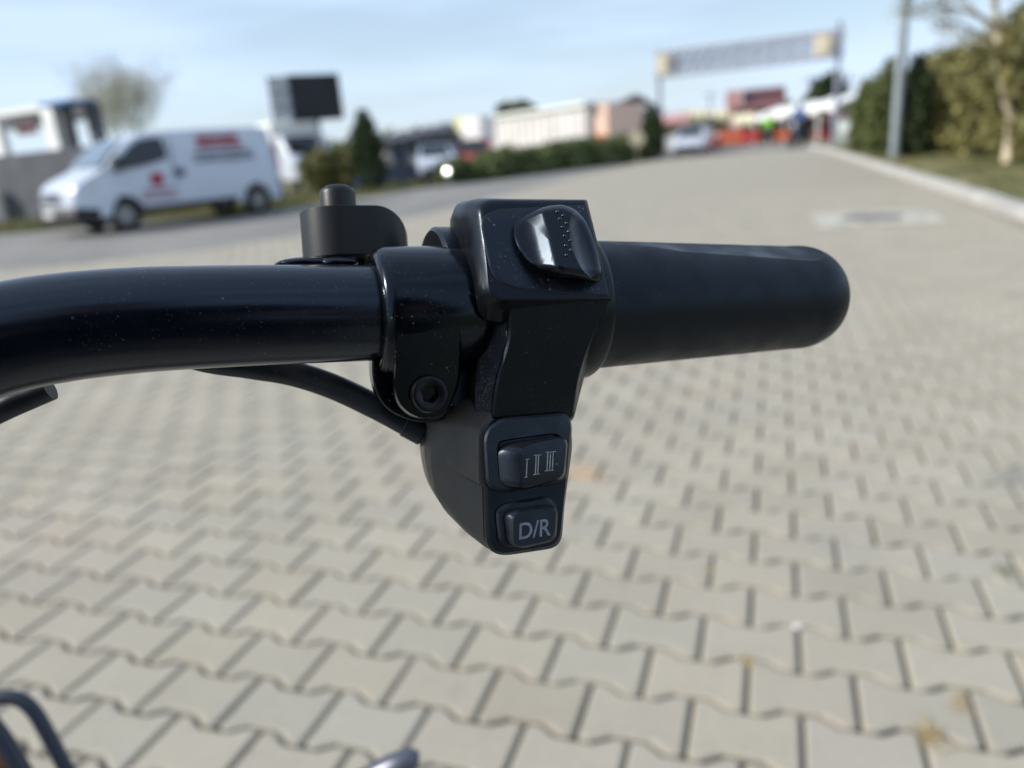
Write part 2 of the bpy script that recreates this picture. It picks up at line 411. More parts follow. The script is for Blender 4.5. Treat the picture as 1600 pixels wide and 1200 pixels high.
struct(mb.build('kerb', M['conc'], bevel=.012))
# verge behind the kerb, gently uneven
mb = MB(); nx, ny = 60, 120; vs = []
for j in range(ny+1):
    f = j/ny*(len(kl)-1); i = min(int(f), len(kl)-2); p = kl[i].lerp(kl[i+1], f-i)
    for k in range(nx+1):
        x = p.x+.17+14*(k/nx)**1.6; vs.append((x, p.y, .075+.03*math.sin(x*3.1+p.y*1.7)*math.cos(p.y*2.3-x)+.04*(k > 0)*rnd.random()*min(1, k/6)))
mb.add(vs, [(j*(nx+1)+k, j*(nx+1)+k+1, (j+1)*(nx+1)+k+1, (j+1)*(nx+1)+k) for j in range(ny) for k in range(nx)])
struct(mb.build('verge', M['grass'], smooth=80))

def blades(name, n, sampler, hmin, hmax, m, wid=.006, lean=.5):
    V, F = [], []
    for i in range(n):
        x, y, z = sampler(); h = rnd.uniform(hmin, hmax); a = rnd.random()*6.283; dx, dy = math.cos(a), math.sin(a); q = wid*rnd.uniform(.6, 1.3)
        l_ = rnd.uniform(0, lean)*h; k = len(V); b_ = rnd.random()*6.283
        V += [(x-dx*q, y-dy*q, z), (x+dx*q, y+dy*q, z), (x+math.cos(b_)*l_*.4, y+math.sin(b_)*l_*.4, z+h*.6), (x+math.cos(b_)*l_, y+math.sin(b_)*l_, z+h)]
        F += [(k, k+1, k+2), (k+1, k+3, k+2)]
    mb = MB(); mb.v, mb.f, mb.mi = V, F, [0]*len(F); return mb.build(name, m, recalc=False)
def verge_pt():
    f = rnd.random()**.8*(len(kl)-1.01); i = int(f); p = kl[i].lerp(kl[i+1], f-i); return (p.x+.2+rnd.random()**1.3*4.5, p.y, .07)
struct(blades('grass', 26000, verge_pt, .03, .12, M['blade'], .008), 'stuff')
def left_pt():
    f = rnd.random()*(len(E1)-1.01); i = int(f); p = E1[i].lerp(E1[i+1], f-i); d = (E1[i+1]-E1[i]).normalized(); o = rnd.random()**1.2*5; return (p.x-d.y*o, p.y+d.x*o, -.06)
struct(blades('rough_grass', 22000, left_pt, .06, .26, M['blade'], .012), 'stuff')

# manhole
mc = G(1366, 341)
t = thing('manhole', 'round iron manhole cover set in a pale square concrete surround near the kerb', 'manhole', (mc.x, mc.y, 0), .03)
mb = MB(); n = 48
for z0, z1 in ((-.02, .014),):
    inn = [Vector((.33*math.cos(2*math.pi*k/n), .33*math.sin(2*math.pi*k/n), 0)) for k in range(n)]
    def sq(k):
        a = 2*math.pi*k/n; c, s = math.cos(a), math.sin(a); q = .62/max(abs(c), abs(s)); return Vector((q*c, q*s*.98, 0))
    out = [sq(k) for k in range(n)]
    up = lambda l_, z: [p+Vector((0, 0, z)) for p in l_]
    mb.rings([up(out, z0), up(out, z1), up(inn, z1+.004), up(inn, z0)], cap=False)
mb.build('concrete_surround', mat('pale_concrete', (.40, .38, .325), .85, var=.3, vscale=5, bump=.5, bscale=50), t, bevel=.004)
mb = MB(); mb.disc((0, 0, -.02), (0, 0, 1), .322, .030, 48)
for i in range(-4, 5):
    l_ = 2*math.sqrt(max(.01, .29**2-(i*.065)**2)); mb.box((0, i*.065, .012), (l_, .025, .006))
mb.build('cover', M['iron'], t, bevel=.002)

# dry tufts and a pebble lying in the joints
def tuft(px, py, n, sp, h, m, label, name, cat, grp):
    c = G(px, py); V, F = [], []
    mb = MB()
    for i in range(n):
        a = rnd.random()*6.283; r = rnd.random()*sp; p = Vector((math.cos(a)*r*.5, math.sin(a)*r, -.006)); b_ = rnd.random()*6.283
        tip = p+Vector((math.cos(b_)*h*rnd.uniform(.4, 1.3), math.sin(b_)*h*rnd.uniform(.4, 1.3), rnd.uniform(.2, 1)*h)); md = p.lerp(tip, .5)+Vector((0, 0, h*.3))
        mb.tube([p, md, tip], [.0011, .0009, .0003], 4, cap=False)
    o = mb.build(name, m); o.location = c; return tag(o, label, cat, grp)
tuft(1452, 1150, 80, .045, .022, M['straw'], 'largest tuft of dry straw in a paver joint, towards the lower right', 'dry_tuft', 'dry grass', 'dry tufts in the paver joints')
tuft(1500, 1098, 60, .035, .016, M['straw'], 'sparse dry strands in a joint up and right of the largest straw tuft', 'dry_tuft', 'dry grass', 'dry tufts in the paver joints')
tuft(1166, 1032, 36, .025, .013, M['straw'], 'small dry tuft at a joint head below the white pebble', 'dry_tuft', 'dry grass', 'dry tufts in the paver joints')
tuft(1106, 888, 34, .03, .013, M['straw'], 'small brownish tuft in a joint below the dumbbell blocks right of the switch housing', 'dry_tuft', 'dry grass', 'dry tufts in the paver joints')
tuft(1570, 893, 70, .045, .012, M['moss'], 'green moss strip filling a joint at the right side', 'moss_strip', 'moss', None)
mb = MB(); 
bm = bmesh.new(); bmesh.ops.create_icosphere(bm, subdivisions=2, radius=.009)
for v in bm.verts: v.co = Vector((v.co.x*1.15, v.co.y*.95, v.co.z*.7))*(1+rnd.gauss(0, .05))
me = bpy.data.meshes.new('pebble'); bm.to_mesh(me); bm.free(); me.materials.append(M['offwhite'])
o = bpy.data.objects.new('pebble', me); C.objects.link(o); o.location = G(1246, 981)+Vector((0, 0, .003)); tag(o, 'small white pebble lying at the head of a paver joint', 'pebble')
me.polygons.foreach_set('use_smooth', [True]*len(me.polygons))
exec_marker = True
# ================================================================== FOREGROUND VEHICLE
# bar frame: u along the bar (right, away), v up, w towards the viewer
A0 = K(600, 489, .18); B0 = K(1290, 463, .2243)
eu = (B0-A0).normalized()
cam_up = Vector(RC @ np.array([0, 1., 0])); cam_back = Vector(RC @ np.array([0, 0, 1.]))
ew = (cam_back-eu*cam_back.dot(eu)).normalized(); ev = ew.cross(eu).normalized()
FR = Matrix([[eu.x, ev.x, ew.x], [eu.y, ev.y, ew.y], [eu.z, ev.z, ew.z]])
ORG = A0
def Lc(u, v, w_): return ORG+eu*u+ev*v+ew*w_
CP = Vector((0, 0, CAMH))
def Q(px, py, w_):                                 # point of the plane w = const (in the bar frame) seen at a pixel
    d = Vector(RC @ _ray((px, py))); t = (w_-(CP-ORG).dot(ew))/d.dot(ew); return CP+d*t
def mm(x): return x*.001
def roundpoly(pts, rad, seg=5):
    """pixel polygon with rounded corners; pts (x,y[,w]); rad px per corner"""
    out = []; n = len(pts)
    for i in range(n):
        p = np.array(pts[i], float); a = np.array(pts[i-1], float); b_ = np.array(pts[(i+1) % n], float)
        r = rad[i] if hasattr(rad, '__len__') else rad
        la, lb = np.linalg.norm((a-p)[:2]), np.linalg.norm((b_-p)[:2]); ra, rb = min(r, la*.48)/la, min(r, lb*.48)/lb
        q0, q1 = p+(a-p)*ra, p+(b_-p)*rb
        for k in range(seg+1):
            t = k/seg; out.append((1-t)**2*q0+2*t*(1-t)*p+t*t*q1)
    return out
def ring_px(pts): return [Q(p[0], p[1], p[2]) for p in pts]
def W3(pts, w_): return [(p[0], p[1], (w_(p[0], p[1]) if callable(w_) else w_)) for p in pts]

loc0 = K(-330, 900, .5); base = Vector((K(-420, 600, .34).x, K(-420, 600, .34).y, 0))
V0 = thing('electric_scooter', 'black electric scooter whose right handlebar, switch housing and grip fill the foreground', 'electric scooter', base, world=True)

# -- handlebar
mb = MB()
def D(px): return .52473/(2.7485-(px-800)/1200)
hb = [Lc(mm(60), 0, 0), Lc(mm(20), 0, 0), Lc(0, 0, 0), K(520, 490.5, D(520)), K(420, 492.5, D(420)), K(310, 496, D(310)), K(205, 501.5, D(205)), K(100, 512, D(100)), K(0, 531, D(0)), K(-110, 568, D(-110)), K(-230, 628, .150), K(-420, 760, .20), K(-640, 830, .30), K(-760, 860, .42)]
mb.tube(hb, mm(11.1), 48, sub=8)
mb.build('handlebar', M['bar'], V0, smooth=60)
# far half of the bar, stem, column (outside the photograph)
SD = K(-760, 860, .42)
mb = MB(); top = SD+Vector((0, 0, .01)); mb.tube([top, top+Vector((-.02, .03, -.25)), Vector((top.x-.03, top.y+.08, .55))], mm(17), 24); mb.build('steering_column', M['bar'], V0, smooth=60)
wc = Vector((top.x-.05, top.y+.16, .20)); fwd = Vector((-.45, .89, 0)).normalized(); side = Vector((fwd.y, -fwd.x, 0))
mb = MB()
for s in (-1, 1): mb.tube([Vector((top.x-.03, top.y+.08, .56))+side*.045*s, wc+side*.07*s+Vector((0, 0, .18)), wc+side*.07*s], mm(12), 16)
mb.box(Vector((top.x-.03, top.y+.08, .57)), (.14, .05, .05), rz=math.atan2(side.y, side.x)); mb.build('fork', M['bar'], V0, bevel=.003)
def wheel(c, name='front_wheel', r=.2):
    rg = []
    for k in range(48):
        a = 2*math.pi*k/48; rg.append((math.cos(a), math.sin(a)))
    prof = [(r*.62, .02), (r*.7, .035), (r*.86, .042), (r*.97, .028), (r, 0), (r*.97, -.028), (r*.86, -.042), (r*.7, -.035), (r*.62, -.02)]
    mb = MB(); mb.rings([[c+fwd*(ca*pr)+Vector((0, 0, sa*pr))+side*ps for ca, sa in rg] for pr, ps in prof+[prof[0]]], cap=False); o = mb.build(name, M['tyre'], V0, smooth=60)
    mb = MB(); mb.disc(c-side*.02, side, r*.6, .04, 40); mb.disc(c-side*.045, side, r*.2, .09, 24); q = mb.build('hub', M['rim'], V0, bevel=.002); q.parent = o; q.matrix_parent_inverse = Matrix()
wheel(wc)
# -- clamp ring
def Ls(u, v, w_): return Lc(mm(u), mm(v), mm(w_))
def lathe(mb, prof, n=64, flat=None, c=(0, 0)):
    rs = []
    for (u, r) in prof:
        ring = []
        for k in range(n):
            a = 2*math.pi*k/n; rr = r if flat is None else flat(u, r, a); ring.append(Ls(u, c[0]+rr*math.sin(a), c[1]+rr*math.cos(a)))
        rs.append(ring)
    return rs
CLR = thing
mb = MB(); prof = [(-2.2, 11.15), (-2.6, 12.2), (-2.5, 13.6), (-1.5, 14.9), (0.2, 15.4), (16, 15.4), (20, 15.3), (21.5, 14.6), (21.7, 11.2)]
mb.rings(lathe(mb, prof+[prof[0]], 72), cap=False)
clamp = mb.build('clamp', M['clamp'], V0, smooth=50)
wlug = lambda x, y: mm(15.3-max(0, y-485)/170*5.0)
mb = MB()      # front lug and rear lug, split between them
lf = roundpoly([(621, 478), (613, 560), (611, 626), (642, 655), (694, 655), (716, 600), (722, 478)], [5, 40, 30, 18, 22, 16, 5], 6)
mb.rings([ring_px(W3(lf, mm(1.2))), ring_px(W3([(p[0]+2.5, p[1]-1) for p in lf], lambda x, y: wlug(x, y)-mm(1.4))), ring_px(W3([(p[0]+5, p[1]-2.5) if p[0] < 650 else (p[0]-1, p[1]-2.5) for p in lf], wlug))])
lb = roundpoly([(586, 530), (583, 602), (606, 644), (655, 664), (700, 662), (715, 596), (716, 530)], [5, 34, 24, 20, 20, 14, 5], 6)
lug = mb.build('clamp_lug', M['clamp'], V0, smooth=40)
mb = MB(); mb.rings([ring_px(W3([(p[0]-8, p[1]-4) for p in lb], mm(-8))), ring_px(W3([(p[0]-3, p[1]-3) for p in lb], mm(.6)))])
mb.build('clamp_lug', M['clamp'], V0, bevel=mm(1.0), seg=3)
# bolt with a hex socket
bc = Q(669, 616, mm(11.2)); mb = MB(); nb = 48
def bring(r, dz, hexa=False):
    out = []
    for k in range(nb):
        a = 2*math.pi*k/nb; rr = r
        if hexa: rr = r*math.cos(math.pi/6)/math.cos(((a+.3) % (math.pi/3))-math.pi/6)
        out.append(bc+eu*(mm(rr)*math.cos(a))+ev*(mm(rr)*math.sin(a))+ew*mm(dz))
    return out
mb.rings([bring(4.15, -2), bring(4.25, 1.6), bring(3.9, 2.3), bring(3.5, 2.45), bring(2.9, 2.3), bring(2.7, 2.3), bring(2.15, 2.0, True), bring(2.05, -.9, True), bring(.4, -1.5, False)])
mb.build('bolt', M['bolt'], V0, smooth=35)

# -- switch housing ------------------------------------------------
wtop = lambda x, y: mm(17.2+(y-312)/155*5.0)
upF = [(749, 311), (915, 312), (955, 465), (764, 472)]
mb = MB()
def lofts(mb, secs, seg=6):
    rs = []
    for pts, rad, w_ in secs: rs.append(ring_px(W3(roundpoly(pts, rad, seg), w_)))
    mb.rings(rs)
# upper box: front plate edge, shoulder, back
lofts(mb, [
 ([(757, 320), (911, 320), (947, 460), (771, 463)], [22, 3, 3, 26], lambda x, y: wtop(x, y)),
 ([(751, 314), (914, 314), (952, 464), (765, 469)], [24, 3, 3, 28], lambda x, y: wtop(x, y)-mm(.25)),
 ([(745, 311), (916, 312), (955, 467), (760, 474)], [26, 3, 3, 30], lambda x, y: wtop(x, y)-mm(1.1)),
 ([(738, 310), (917, 312), (956, 468), (752, 480)], [28, 3, 3, 32], lambda x, y: wtop(x, y)-mm(2.9)),
 ([(725, 309), (917, 313), (955, 476), (750, 508)], [30, 5, 5, 40], lambda x, y: wtop(x, y)-mm(6)),
 ([(703, 312), (912, 318), (942, 505), (742, 532)], [34, 8, 20, 44], lambda x, y: mm(4)),
 ([(697, 322), (905, 330), (930, 520), (735, 535)], [40, 20, 40, 50], lambda x, y: mm(-4)),
 ([(700, 350), (880, 360), (900, 540), (735, 540)], [50, 40, 50, 50], lambda x, y: mm(-17)),
], 8)
housing = mb.build('switch_housing', M['plastic'], V0, smooth=38)
mb = MB()
# barrel round the bar behind the box
prof = [(14.0, 11.2), (14.0, 16.0), (14.8, 16.9), (30, 16.9), (46, 16)]
mb.rings(lathe(mb, prof, 64, c=(4.6, -7.5)), cap=True)
ob = mb.build('barrel', M['plastic'], V0, smooth=40)
# neck: black front slab and its slanted dusty flank
NR = [2, 3, 60, 10, 6, 30, 14]
mb = MB()
lofts(mb, [
 ([(800, 468), (951, 464), (905, 574), (893, 652), (772, 652), (777, 600), (798, 530)], NR, lambda x, y: mm(19.5-(y-470)/182*6.3)),
 ([(795, 468), (953, 466), (906, 576), (896, 655), (768, 655), (773, 600), (794, 529)], NR, lambda x, y: mm(18.8-(y-470)/182*6.1)),
 ([(793, 468), (953, 466), (907, 577), (896, 655), (766, 656), (771, 600), (792, 528)], NR, lambda x, y: mm(17.8-(y-470)/182*5.9)),
], 5)
mb.build('housing_neck', M['plastic'], V0, smooth=30)
mb = MB()
lofts(mb, [
 ([(793, 468), (951, 468), (907, 577), (895, 656), (766, 656), (771, 600), (792, 528)], NR, lambda x, y: mm(17.75-(y-470)/182*5.9)),
 ([(772, 468), (950, 468), (911, 579), (895, 658), (756, 650), (758, 600), (773, 529)], NR, lambda x, y: mm(13.2-(y-470)/182*3)),
 ([(750, 468), (948, 468), (915, 580), (895, 660), (744, 648), (742, 600), (752, 530)], NR, lambda x, y: mm(9)),
 ([(733, 468), (940, 468), (912, 580), (894, 660), (716, 650), (718, 600), (732, 530)], NR, lambda x, y: mm(-7)),
], 5)
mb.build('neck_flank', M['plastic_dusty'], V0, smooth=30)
mb = MB()
lofts(mb, [([(702, 530), (752, 530), (752, 650), (724, 648), (700, 628)], [4, 4, 4, 10, 10], mm(3)), ([(702, 530), (752, 530), (752, 650), (724, 648), (700, 628)], [4, 4, 4, 10, 10], mm(-11))], 5)
mb.build('inner_web', M['plastic'], V0, bevel=mm(.8))
# lower pod: shell paled as if lit, behind a black front plate
wl = lambda x, y: mm(12.8+(y-650)/200*.6)
mb = MB()
lofts(mb, [
 ([(764, 655), (889, 648), (890, 700), (880, 790), (874, 850), (780, 866), (766, 850), (762, 760)], [18, 14, 10, 10, 20, 24, 12, 10], wl),
 ([(757, 652), (892, 644), (894, 700), (882, 790), (877, 855), (778, 870), (760, 852), (757, 760)], [18, 16, 10, 10, 22, 26, 12, 10], lambda x, y: wl(x, y)-mm(1.1)),
 ([(754, 652), (892, 644), (893, 700), (880, 790), (873, 856), (774, 868), (757, 850), (754, 760)], [18, 16, 10, 10, 22, 22, 12, 10], lambda x, y: wl(x, y)-mm(2.8)),
], 6)
mb.build('front_plate', M['plastic'], V0, smooth=30)
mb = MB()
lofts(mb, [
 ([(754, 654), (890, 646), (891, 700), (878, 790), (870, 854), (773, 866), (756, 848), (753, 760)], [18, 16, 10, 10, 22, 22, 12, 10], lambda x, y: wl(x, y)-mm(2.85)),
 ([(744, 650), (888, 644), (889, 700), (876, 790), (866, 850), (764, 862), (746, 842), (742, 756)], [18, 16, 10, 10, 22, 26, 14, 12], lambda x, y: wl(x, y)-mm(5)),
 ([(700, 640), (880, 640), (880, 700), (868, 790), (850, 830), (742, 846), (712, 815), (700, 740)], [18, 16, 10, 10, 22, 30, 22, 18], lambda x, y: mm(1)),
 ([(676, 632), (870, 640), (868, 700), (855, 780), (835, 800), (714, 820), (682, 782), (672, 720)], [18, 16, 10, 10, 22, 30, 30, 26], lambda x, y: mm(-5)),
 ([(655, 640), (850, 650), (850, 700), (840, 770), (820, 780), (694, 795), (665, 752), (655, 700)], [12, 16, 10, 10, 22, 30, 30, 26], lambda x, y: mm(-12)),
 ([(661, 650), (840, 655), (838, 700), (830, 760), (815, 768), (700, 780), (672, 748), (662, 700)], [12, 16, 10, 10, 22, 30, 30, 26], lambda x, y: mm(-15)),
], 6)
mb.build('lower_housing', M['plastic_low_lit'], V0, smooth=15)
# raised shell step on the left of the lower pod
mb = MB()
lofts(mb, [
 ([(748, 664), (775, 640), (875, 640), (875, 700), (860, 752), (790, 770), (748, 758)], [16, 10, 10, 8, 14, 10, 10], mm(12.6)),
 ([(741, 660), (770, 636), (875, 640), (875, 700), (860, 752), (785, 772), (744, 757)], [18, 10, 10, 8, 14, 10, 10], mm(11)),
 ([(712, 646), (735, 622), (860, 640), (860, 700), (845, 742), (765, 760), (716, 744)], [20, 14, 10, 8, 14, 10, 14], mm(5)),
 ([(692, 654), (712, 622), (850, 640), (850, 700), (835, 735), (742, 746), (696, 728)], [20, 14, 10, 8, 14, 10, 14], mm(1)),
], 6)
mb.build('housing_step', M['plastic_low_lit'], V0, smooth=15)
# thumb plate (thin inlay with a seam) on the upper box
mb = MB()
pl = [(752, 330), (913, 325), (950, 455), (785, 452)]
seam = [(750, 345), (770, 328), (914, 321), (952, 462), (835, 455), (790, 448), (768, 428)]
r0 = [20, 22, 2, 2, 20, 30, 20]
lofts(mb, [
 (seam, r0, lambda x, y: wtop(x, y)-mm(.6)),
 (seam, r0, lambda x, y: wtop(x, y)+mm(.10)),
 ([(p[0]+(2.2 if p[0] < 850 else -2.2), p[1]+(2 if p[1] < 400 else -2)) for p in seam], r0, lambda x, y: wtop(x, y)+mm(.28)),
], 8)
mb.build('switch_plate', M['plate'], V0, smooth=25)
mb = MB(); sp = roundpoly(seam, r0, 8); mb.tube([Q(p[0], p[1], wtop(p[0], p[1])+mm(.0)) for p in sp]+[Q(sp[0][0], sp[0][1], wtop(*sp[0][:2]))], mm(.13), 6)
mb.build('seam', M['dark'], V0, smooth=60)

# turn-signal knob
out = [(803, 352), (812, 342), (845, 325), (862, 321), (880, 320), (900, 328), (915, 345), (925, 368), (935, 398), (941, 425), (938, 439), (925, 440), (895, 433), (868, 433), (845, 427), (825, 410), (810, 388), (803, 368)]
out = [tuple(p[:2]) for p in roundpoly(out, 7, 9)]
mb = MB(); cx, cy = 868, 384; RN = 60; rings_ = []
def sst(a, b_, x): t_ = max(0, min(1, (x-a)/(b_-a))); return t_*t_*(3-2*t_)
def kq(q):
    a_ = .64; sl = 7.4; b0, b1 = .90, 1.12
    h = sl*min(q, a_)**2/(2*a_)
    if q > a_: h += sl*(min(q, b0)-a_)
    if q > b0: t_ = min(q, b1)-b0; h += sl*(t_-t_*t_/(2*(b1-b0)))
    return h
def knob_h(x, y):
    xs = x-(y-384)*.24                             # follow the lean of the plate
    q = max(0, (xs-806)/58)
    h = 1.2+.02*(y-335)+kq(q)      # left cheek rises, hollow, to the ridge
    ex, ey = (xs-920)/26, (y-382)/50; d2 = ex*ex+ey*ey*.8
    h -= 3.3*max(0, 1-d2)**.8                     # finger hollow on the right
    h -= 3.2*sst(414, 440, y-(x-868)*.10)
    return h
for j in range(RN+3):
    rr = min(1, j/RN); ring = []
    for (x, y) in out:
        xx, yy = cx+(x-cx)*rr, cy+(y-cy)*rr
        h = knob_h(xx, yy); e = rr
        edge = 1-(max(0, (e-.86)/.14))**2.2*.22
        h = h*edge
        if j == RN+1: h = h*.55
        if j == RN+2: h = -.6
        if j > RN: xx, yy = cx+(x-cx)*1.005, cy+(y-cy)*1.005
        # keep the outline: base sits lower to the right because the knob is tall
        ring.append(Q(xx, yy, wtop(xx, yy)+mm(h)))
    rings_.append(ring)
mb.rings(rings_[1:]); 
knob = mb.build('signal_switch', M['gloss'], V0, smooth=55)
dots = [(871, 331), (880, 337), (875, 342), (885, 349), (879, 355), (889, 362), (882, 369), (891, 376), (884, 384), (892, 391), (885, 399)]
for i, (x, y) in enumerate(dots):
    mb = MB(); c = Q(x, y, wtop(x, y)+mm(knob_h(x, y)+.0)); 
    rs = []
    for q in range(5):
        a = q/4*math.pi/2*.98; rs.append([c+eu*(mm(.42)*math.cos(a)*math.cos(b_*math.pi/6))+ev*(mm(.42)*math.cos(a)*math.sin(b_*math.pi/6))+ew*mm(.34)*math.sin(a) for b_ in range(12)])
    mb.rings(rs); o = mb.build('grip_dot', M['dot'], knob, smooth=80); o.matrix_parent_inverse = Matrix()

# speed switch: bezel and rocker
wb = lambda x, y: mm(13.4+(y-650)/200*.6)
mb = MB()
lofts(mb, [
 ([(752, 672), (782, 652), (889, 643), (894, 668), (887, 755), (782, 772), (758, 762)], [22, 10, 14, 8, 18, 12, 14], lambda x, y: wb(x, y)-mm(2)),
 ([(755, 672), (784, 653), (888, 645), (892, 668), (885, 752), (784, 770), (760, 760)], [22, 10, 14, 8, 18, 12, 14], lambda x, y: wb(x, y)+mm(.6)),
 ([(759, 676), (786, 657), (884, 649), (888, 670), (881, 748), (787, 765), (764, 757)], [20, 10, 14, 8, 18, 12, 12], lambda x, y: wb(x, y)+mm(1.1)),
 ([(776, 690), (795, 686), (868, 676), (880, 684), (872, 738), (800, 755), (779, 750)], [14, 8, 12, 8, 14, 10, 10], lambda x, y: wb(x, y)+mm(1.1)),
 ([(778, 692), (796, 688), (868, 678), (878, 686), (870, 736), (800, 753), (781, 748)], [14, 8, 12, 8, 14, 10, 10], lambda x, y: wb(x, y)-mm(.4)),
], 6)
bez = mb.build('speed_switch_bezel', M['button'], V0, smooth=30)
mb = MB()
lofts(mb, [
 ([(775, 702), (800, 690), (866, 682), (874, 690), (870, 742), (800, 762), (779, 758)], [14, 12, 10, 8, 12, 12, 12], lambda x, y: wb(x, y)-mm(1)),
 ([(776, 702), (800, 691), (870, 682), (880, 690), (876, 746), (810, 766), (780, 757)], [14, 12, 10, 8, 12, 12, 12], lambda x, y: wb(x, y)+mm(.9)),
 ([(784, 700), (812, 692), (880, 681), (887, 690), (883, 748), (815, 767), (790, 759)], [14, 12, 12, 8, 12, 12, 10], lambda x, y: wb(x, y)+mm(2.3)),
 ([(807, 706), (830, 694), (878, 684), (885, 692), (880, 745), (818, 764), (812, 758)], [20, 12, 12, 8, 12, 12, 10], lambda x, y: wb(x, y)+mm(4.2)),
 ([(814, 712), (834, 697), (875, 687), (882, 695), (877, 742), (822, 760), (816, 754)], [20, 12, 10, 8, 12, 10, 8], lambda x, y: wb(x, y)+mm(4.4)),
], 7)
spd = mb.build('speed_button', M['button'], V0, smooth=34)
# numerals I II III as thin raised strokes
def stroke(mb, p, q, wpx, wf):
    dx, dy = q[0]-p[0], q[1]-p[1]; l_ = math.hypot(dx, dy); nx, ny = -dy/l_*wpx/2, dx/l_*wpx/2
    pts = [(p[0]+nx, p[1]+ny), (q[0]+nx, q[1]+ny), (q[0]-nx, q[1]-ny), (p[0]-nx, p[1]-ny)]
    mb.rings([[Q(x, y, wf(x, y)-mm(.05)) for x, y in pts], [Q(x, y, wf(x, y)+mm(.06)) for x, y in pts]])
wn = lambda x, y: wb(x, y)+mm(4.4)
mb = MB()
def nume(x0, x1, yt, yb, n, lean=-1.5):
    stroke(mb, (x0-1.6, yt+.3), (x1+2.2, yt-1.0), 1.3, wn); stroke(mb, (x0-1.6+lean, yb+.4), (x1+1.4+lean, yb-1.0), 1.1, wn)
    for k in range(n):
        x = x0+(x1-x0)*(k+.5)/n; stroke(mb, (x, yt), (x+lean, yb), 1.7, wn)
nume(822.5, 825, 718, 746, 1); nume(836, 843.5, 711.5, 741.5, 2); nume(854, 866.5, 706.5, 735.5, 3)
o = mb.build('numerals', M['ink2'], spd); o.matrix_parent_inverse = Matrix()
# direction switch
mb = MB()
lofts(mb, [
 ([(772, 795), (790, 785), (860, 772), (872, 790), (870, 800), (866, 845), (790, 860), (776, 850)], [10, 10, 12, 8, 4, 16, 14, 10], lambda x, y: wb(x, y)-mm(2)),
 ([(774, 797), (792, 786), (858, 775), (871, 792), (868, 802), (864, 843), (792, 857), (779, 848)], [10, 10, 12, 8, 4, 16, 14, 10], lambda x, y: wb(x, y)-mm(.1)),
 ([(778, 801), (796, 790), (856, 779), (867, 794), (864, 804), (860, 841), (794, 853), (783, 844)], [10, 10, 12, 8, 4, 16, 14, 10], lambda x, y: wb(x, y)+mm(.3)),
], 6)
mb.build('direction_switch_bezel', M['button'], V0, smooth=30)
mb = MB()
lofts(mb, [
 ([(786, 803), (800, 798), (862, 788), (868, 796), (864, 842), (806, 853), (792, 846)], [10, 8, 10, 8, 14, 14, 10], lambda x, y: wb(x, y)-mm(.5)),
 ([(788, 803), (802, 797), (864, 788), (871, 797), (868, 845), (810, 857), (794, 849)], [10, 8, 10, 8, 14, 14, 10], lambda x, y: wb(x, y)+mm(.9)),
 ([(795, 803), (808, 797), (866, 789), (872, 799), (869, 845), (812, 858), (798, 850)], [10, 8, 10, 8, 14, 14, 10], lambda x, y: wb(x, y)+mm(2.3)),
 ([(802, 808), (813, 800), (864, 792), (869, 801), (866, 842), (813, 855), (802, 848)], [10, 8, 10, 8, 14, 14, 10], lambda x, y: wb(x, y)+mm(3.0)),
], 7)
dirb = mb.build('direction_button', M['button'], V0, smooth=34)
wd = lambda x, y: wb(x, y)+mm(3.0)
def text_mesh(s):
    cu = bpy.data.curves.new('t', 'FONT'); cu.body = s; cu.size = 1; cu.offset = .012; to = bpy.data.objects.new('t', cu); C.objects.link(to)
    bpy.context.view_layer.update(); me = bpy.data.meshes.new_from_object(to.evaluated_get(bpy.context.evaluated_depsgraph_get()))
    vs = [v.co.copy() for v in me.vertices]; fs = [tuple(p.vertices) for p in me.polygons]
    bpy.data.objects.remove(to); bpy.data.curves.remove(cu); bpy.data.meshes.remove(me); return vs, fs
vs, fs = text_mesh('D/R'); x0, x1 = min(v.x for v in vs), max(v.x for v in vs); y0, y1 = min(v.y for v in vs), max(v.y for v in vs)
pv = []
for v in vs:
    a = (v.x-x0)/(x1-x0); b_ = (v.y-y0)/(y1-y0); x = 812+a*49.5+(1-b_)*(-1.0); y = 843.5-a*7-b_*(26+a*1.5); pv.append(Q(x, y, wd(x, y)+mm(.05)))
mb = MB(); mb.add(pv, fs); o = mb.build('lettering', M['ink'], dirb, recalc=False); o.matrix_parent_inverse = Matrix()

# -- grip
def Uof(px): d = Vector(RC @ _ray((px, 475))); t = -(CP-ORG).dot(ew)/d.dot(ew); return (CP+d*t-ORG).dot(eu)*1000
ug0, ug1 = Uof(880), Uof(1304)
prof = []
def gr(t_): return 16.6-1.9*min(1, t_/.8)
for i in range(46):
    t_ = i/45; u = ug0+(ug1-ug0)*t_; r = gr(t_)
    L_ = 13.5; dd = (u-(ug1-L_))
    if dd > 0: r = r*math.sqrt(max(0, 1-(dd/L_)**2.15))
    prof.append((u, max(r, .3)))
end = []
def gflat(u, r, a):
    # a pad planed flat on the upper front of the grip, with a rounded end
    tt = (u-ug0)/(ug1-ug0)
    if tt < .14 or tt > .875: return r
    half = R_(11+18*tt)*math.sqrt(max(0, 1-max(0, (tt-.80)/.075)**2))*min(1, (tt-.14)/.2)
    a0 = R_(68-9*tt); th = (a-a0+math.pi) % (2*math.pi)-math.pi
    if abs(th) < half:
        return min(r, r*math.cos(half)/math.cos(th))-.12*sst(half, half*.8, abs(th))
    return r
mb = MB(); fine = []
for i in range(180):
    t_ = 1-(1-i/179)**1.6; u = ug0+(ug1-ug0)*t_; r = gr(t_); L_ = 15.; dd = u-(ug1-L_)
    if dd > 0: r *= math.sqrt(max(0, 1-(dd/L_)**2.3))
    fine.append((u, max(r, .2)))
mb.rings(lathe(mb, fine, 256, gflat)); mb.build('grip', M['rubber'], V0, smooth=14)
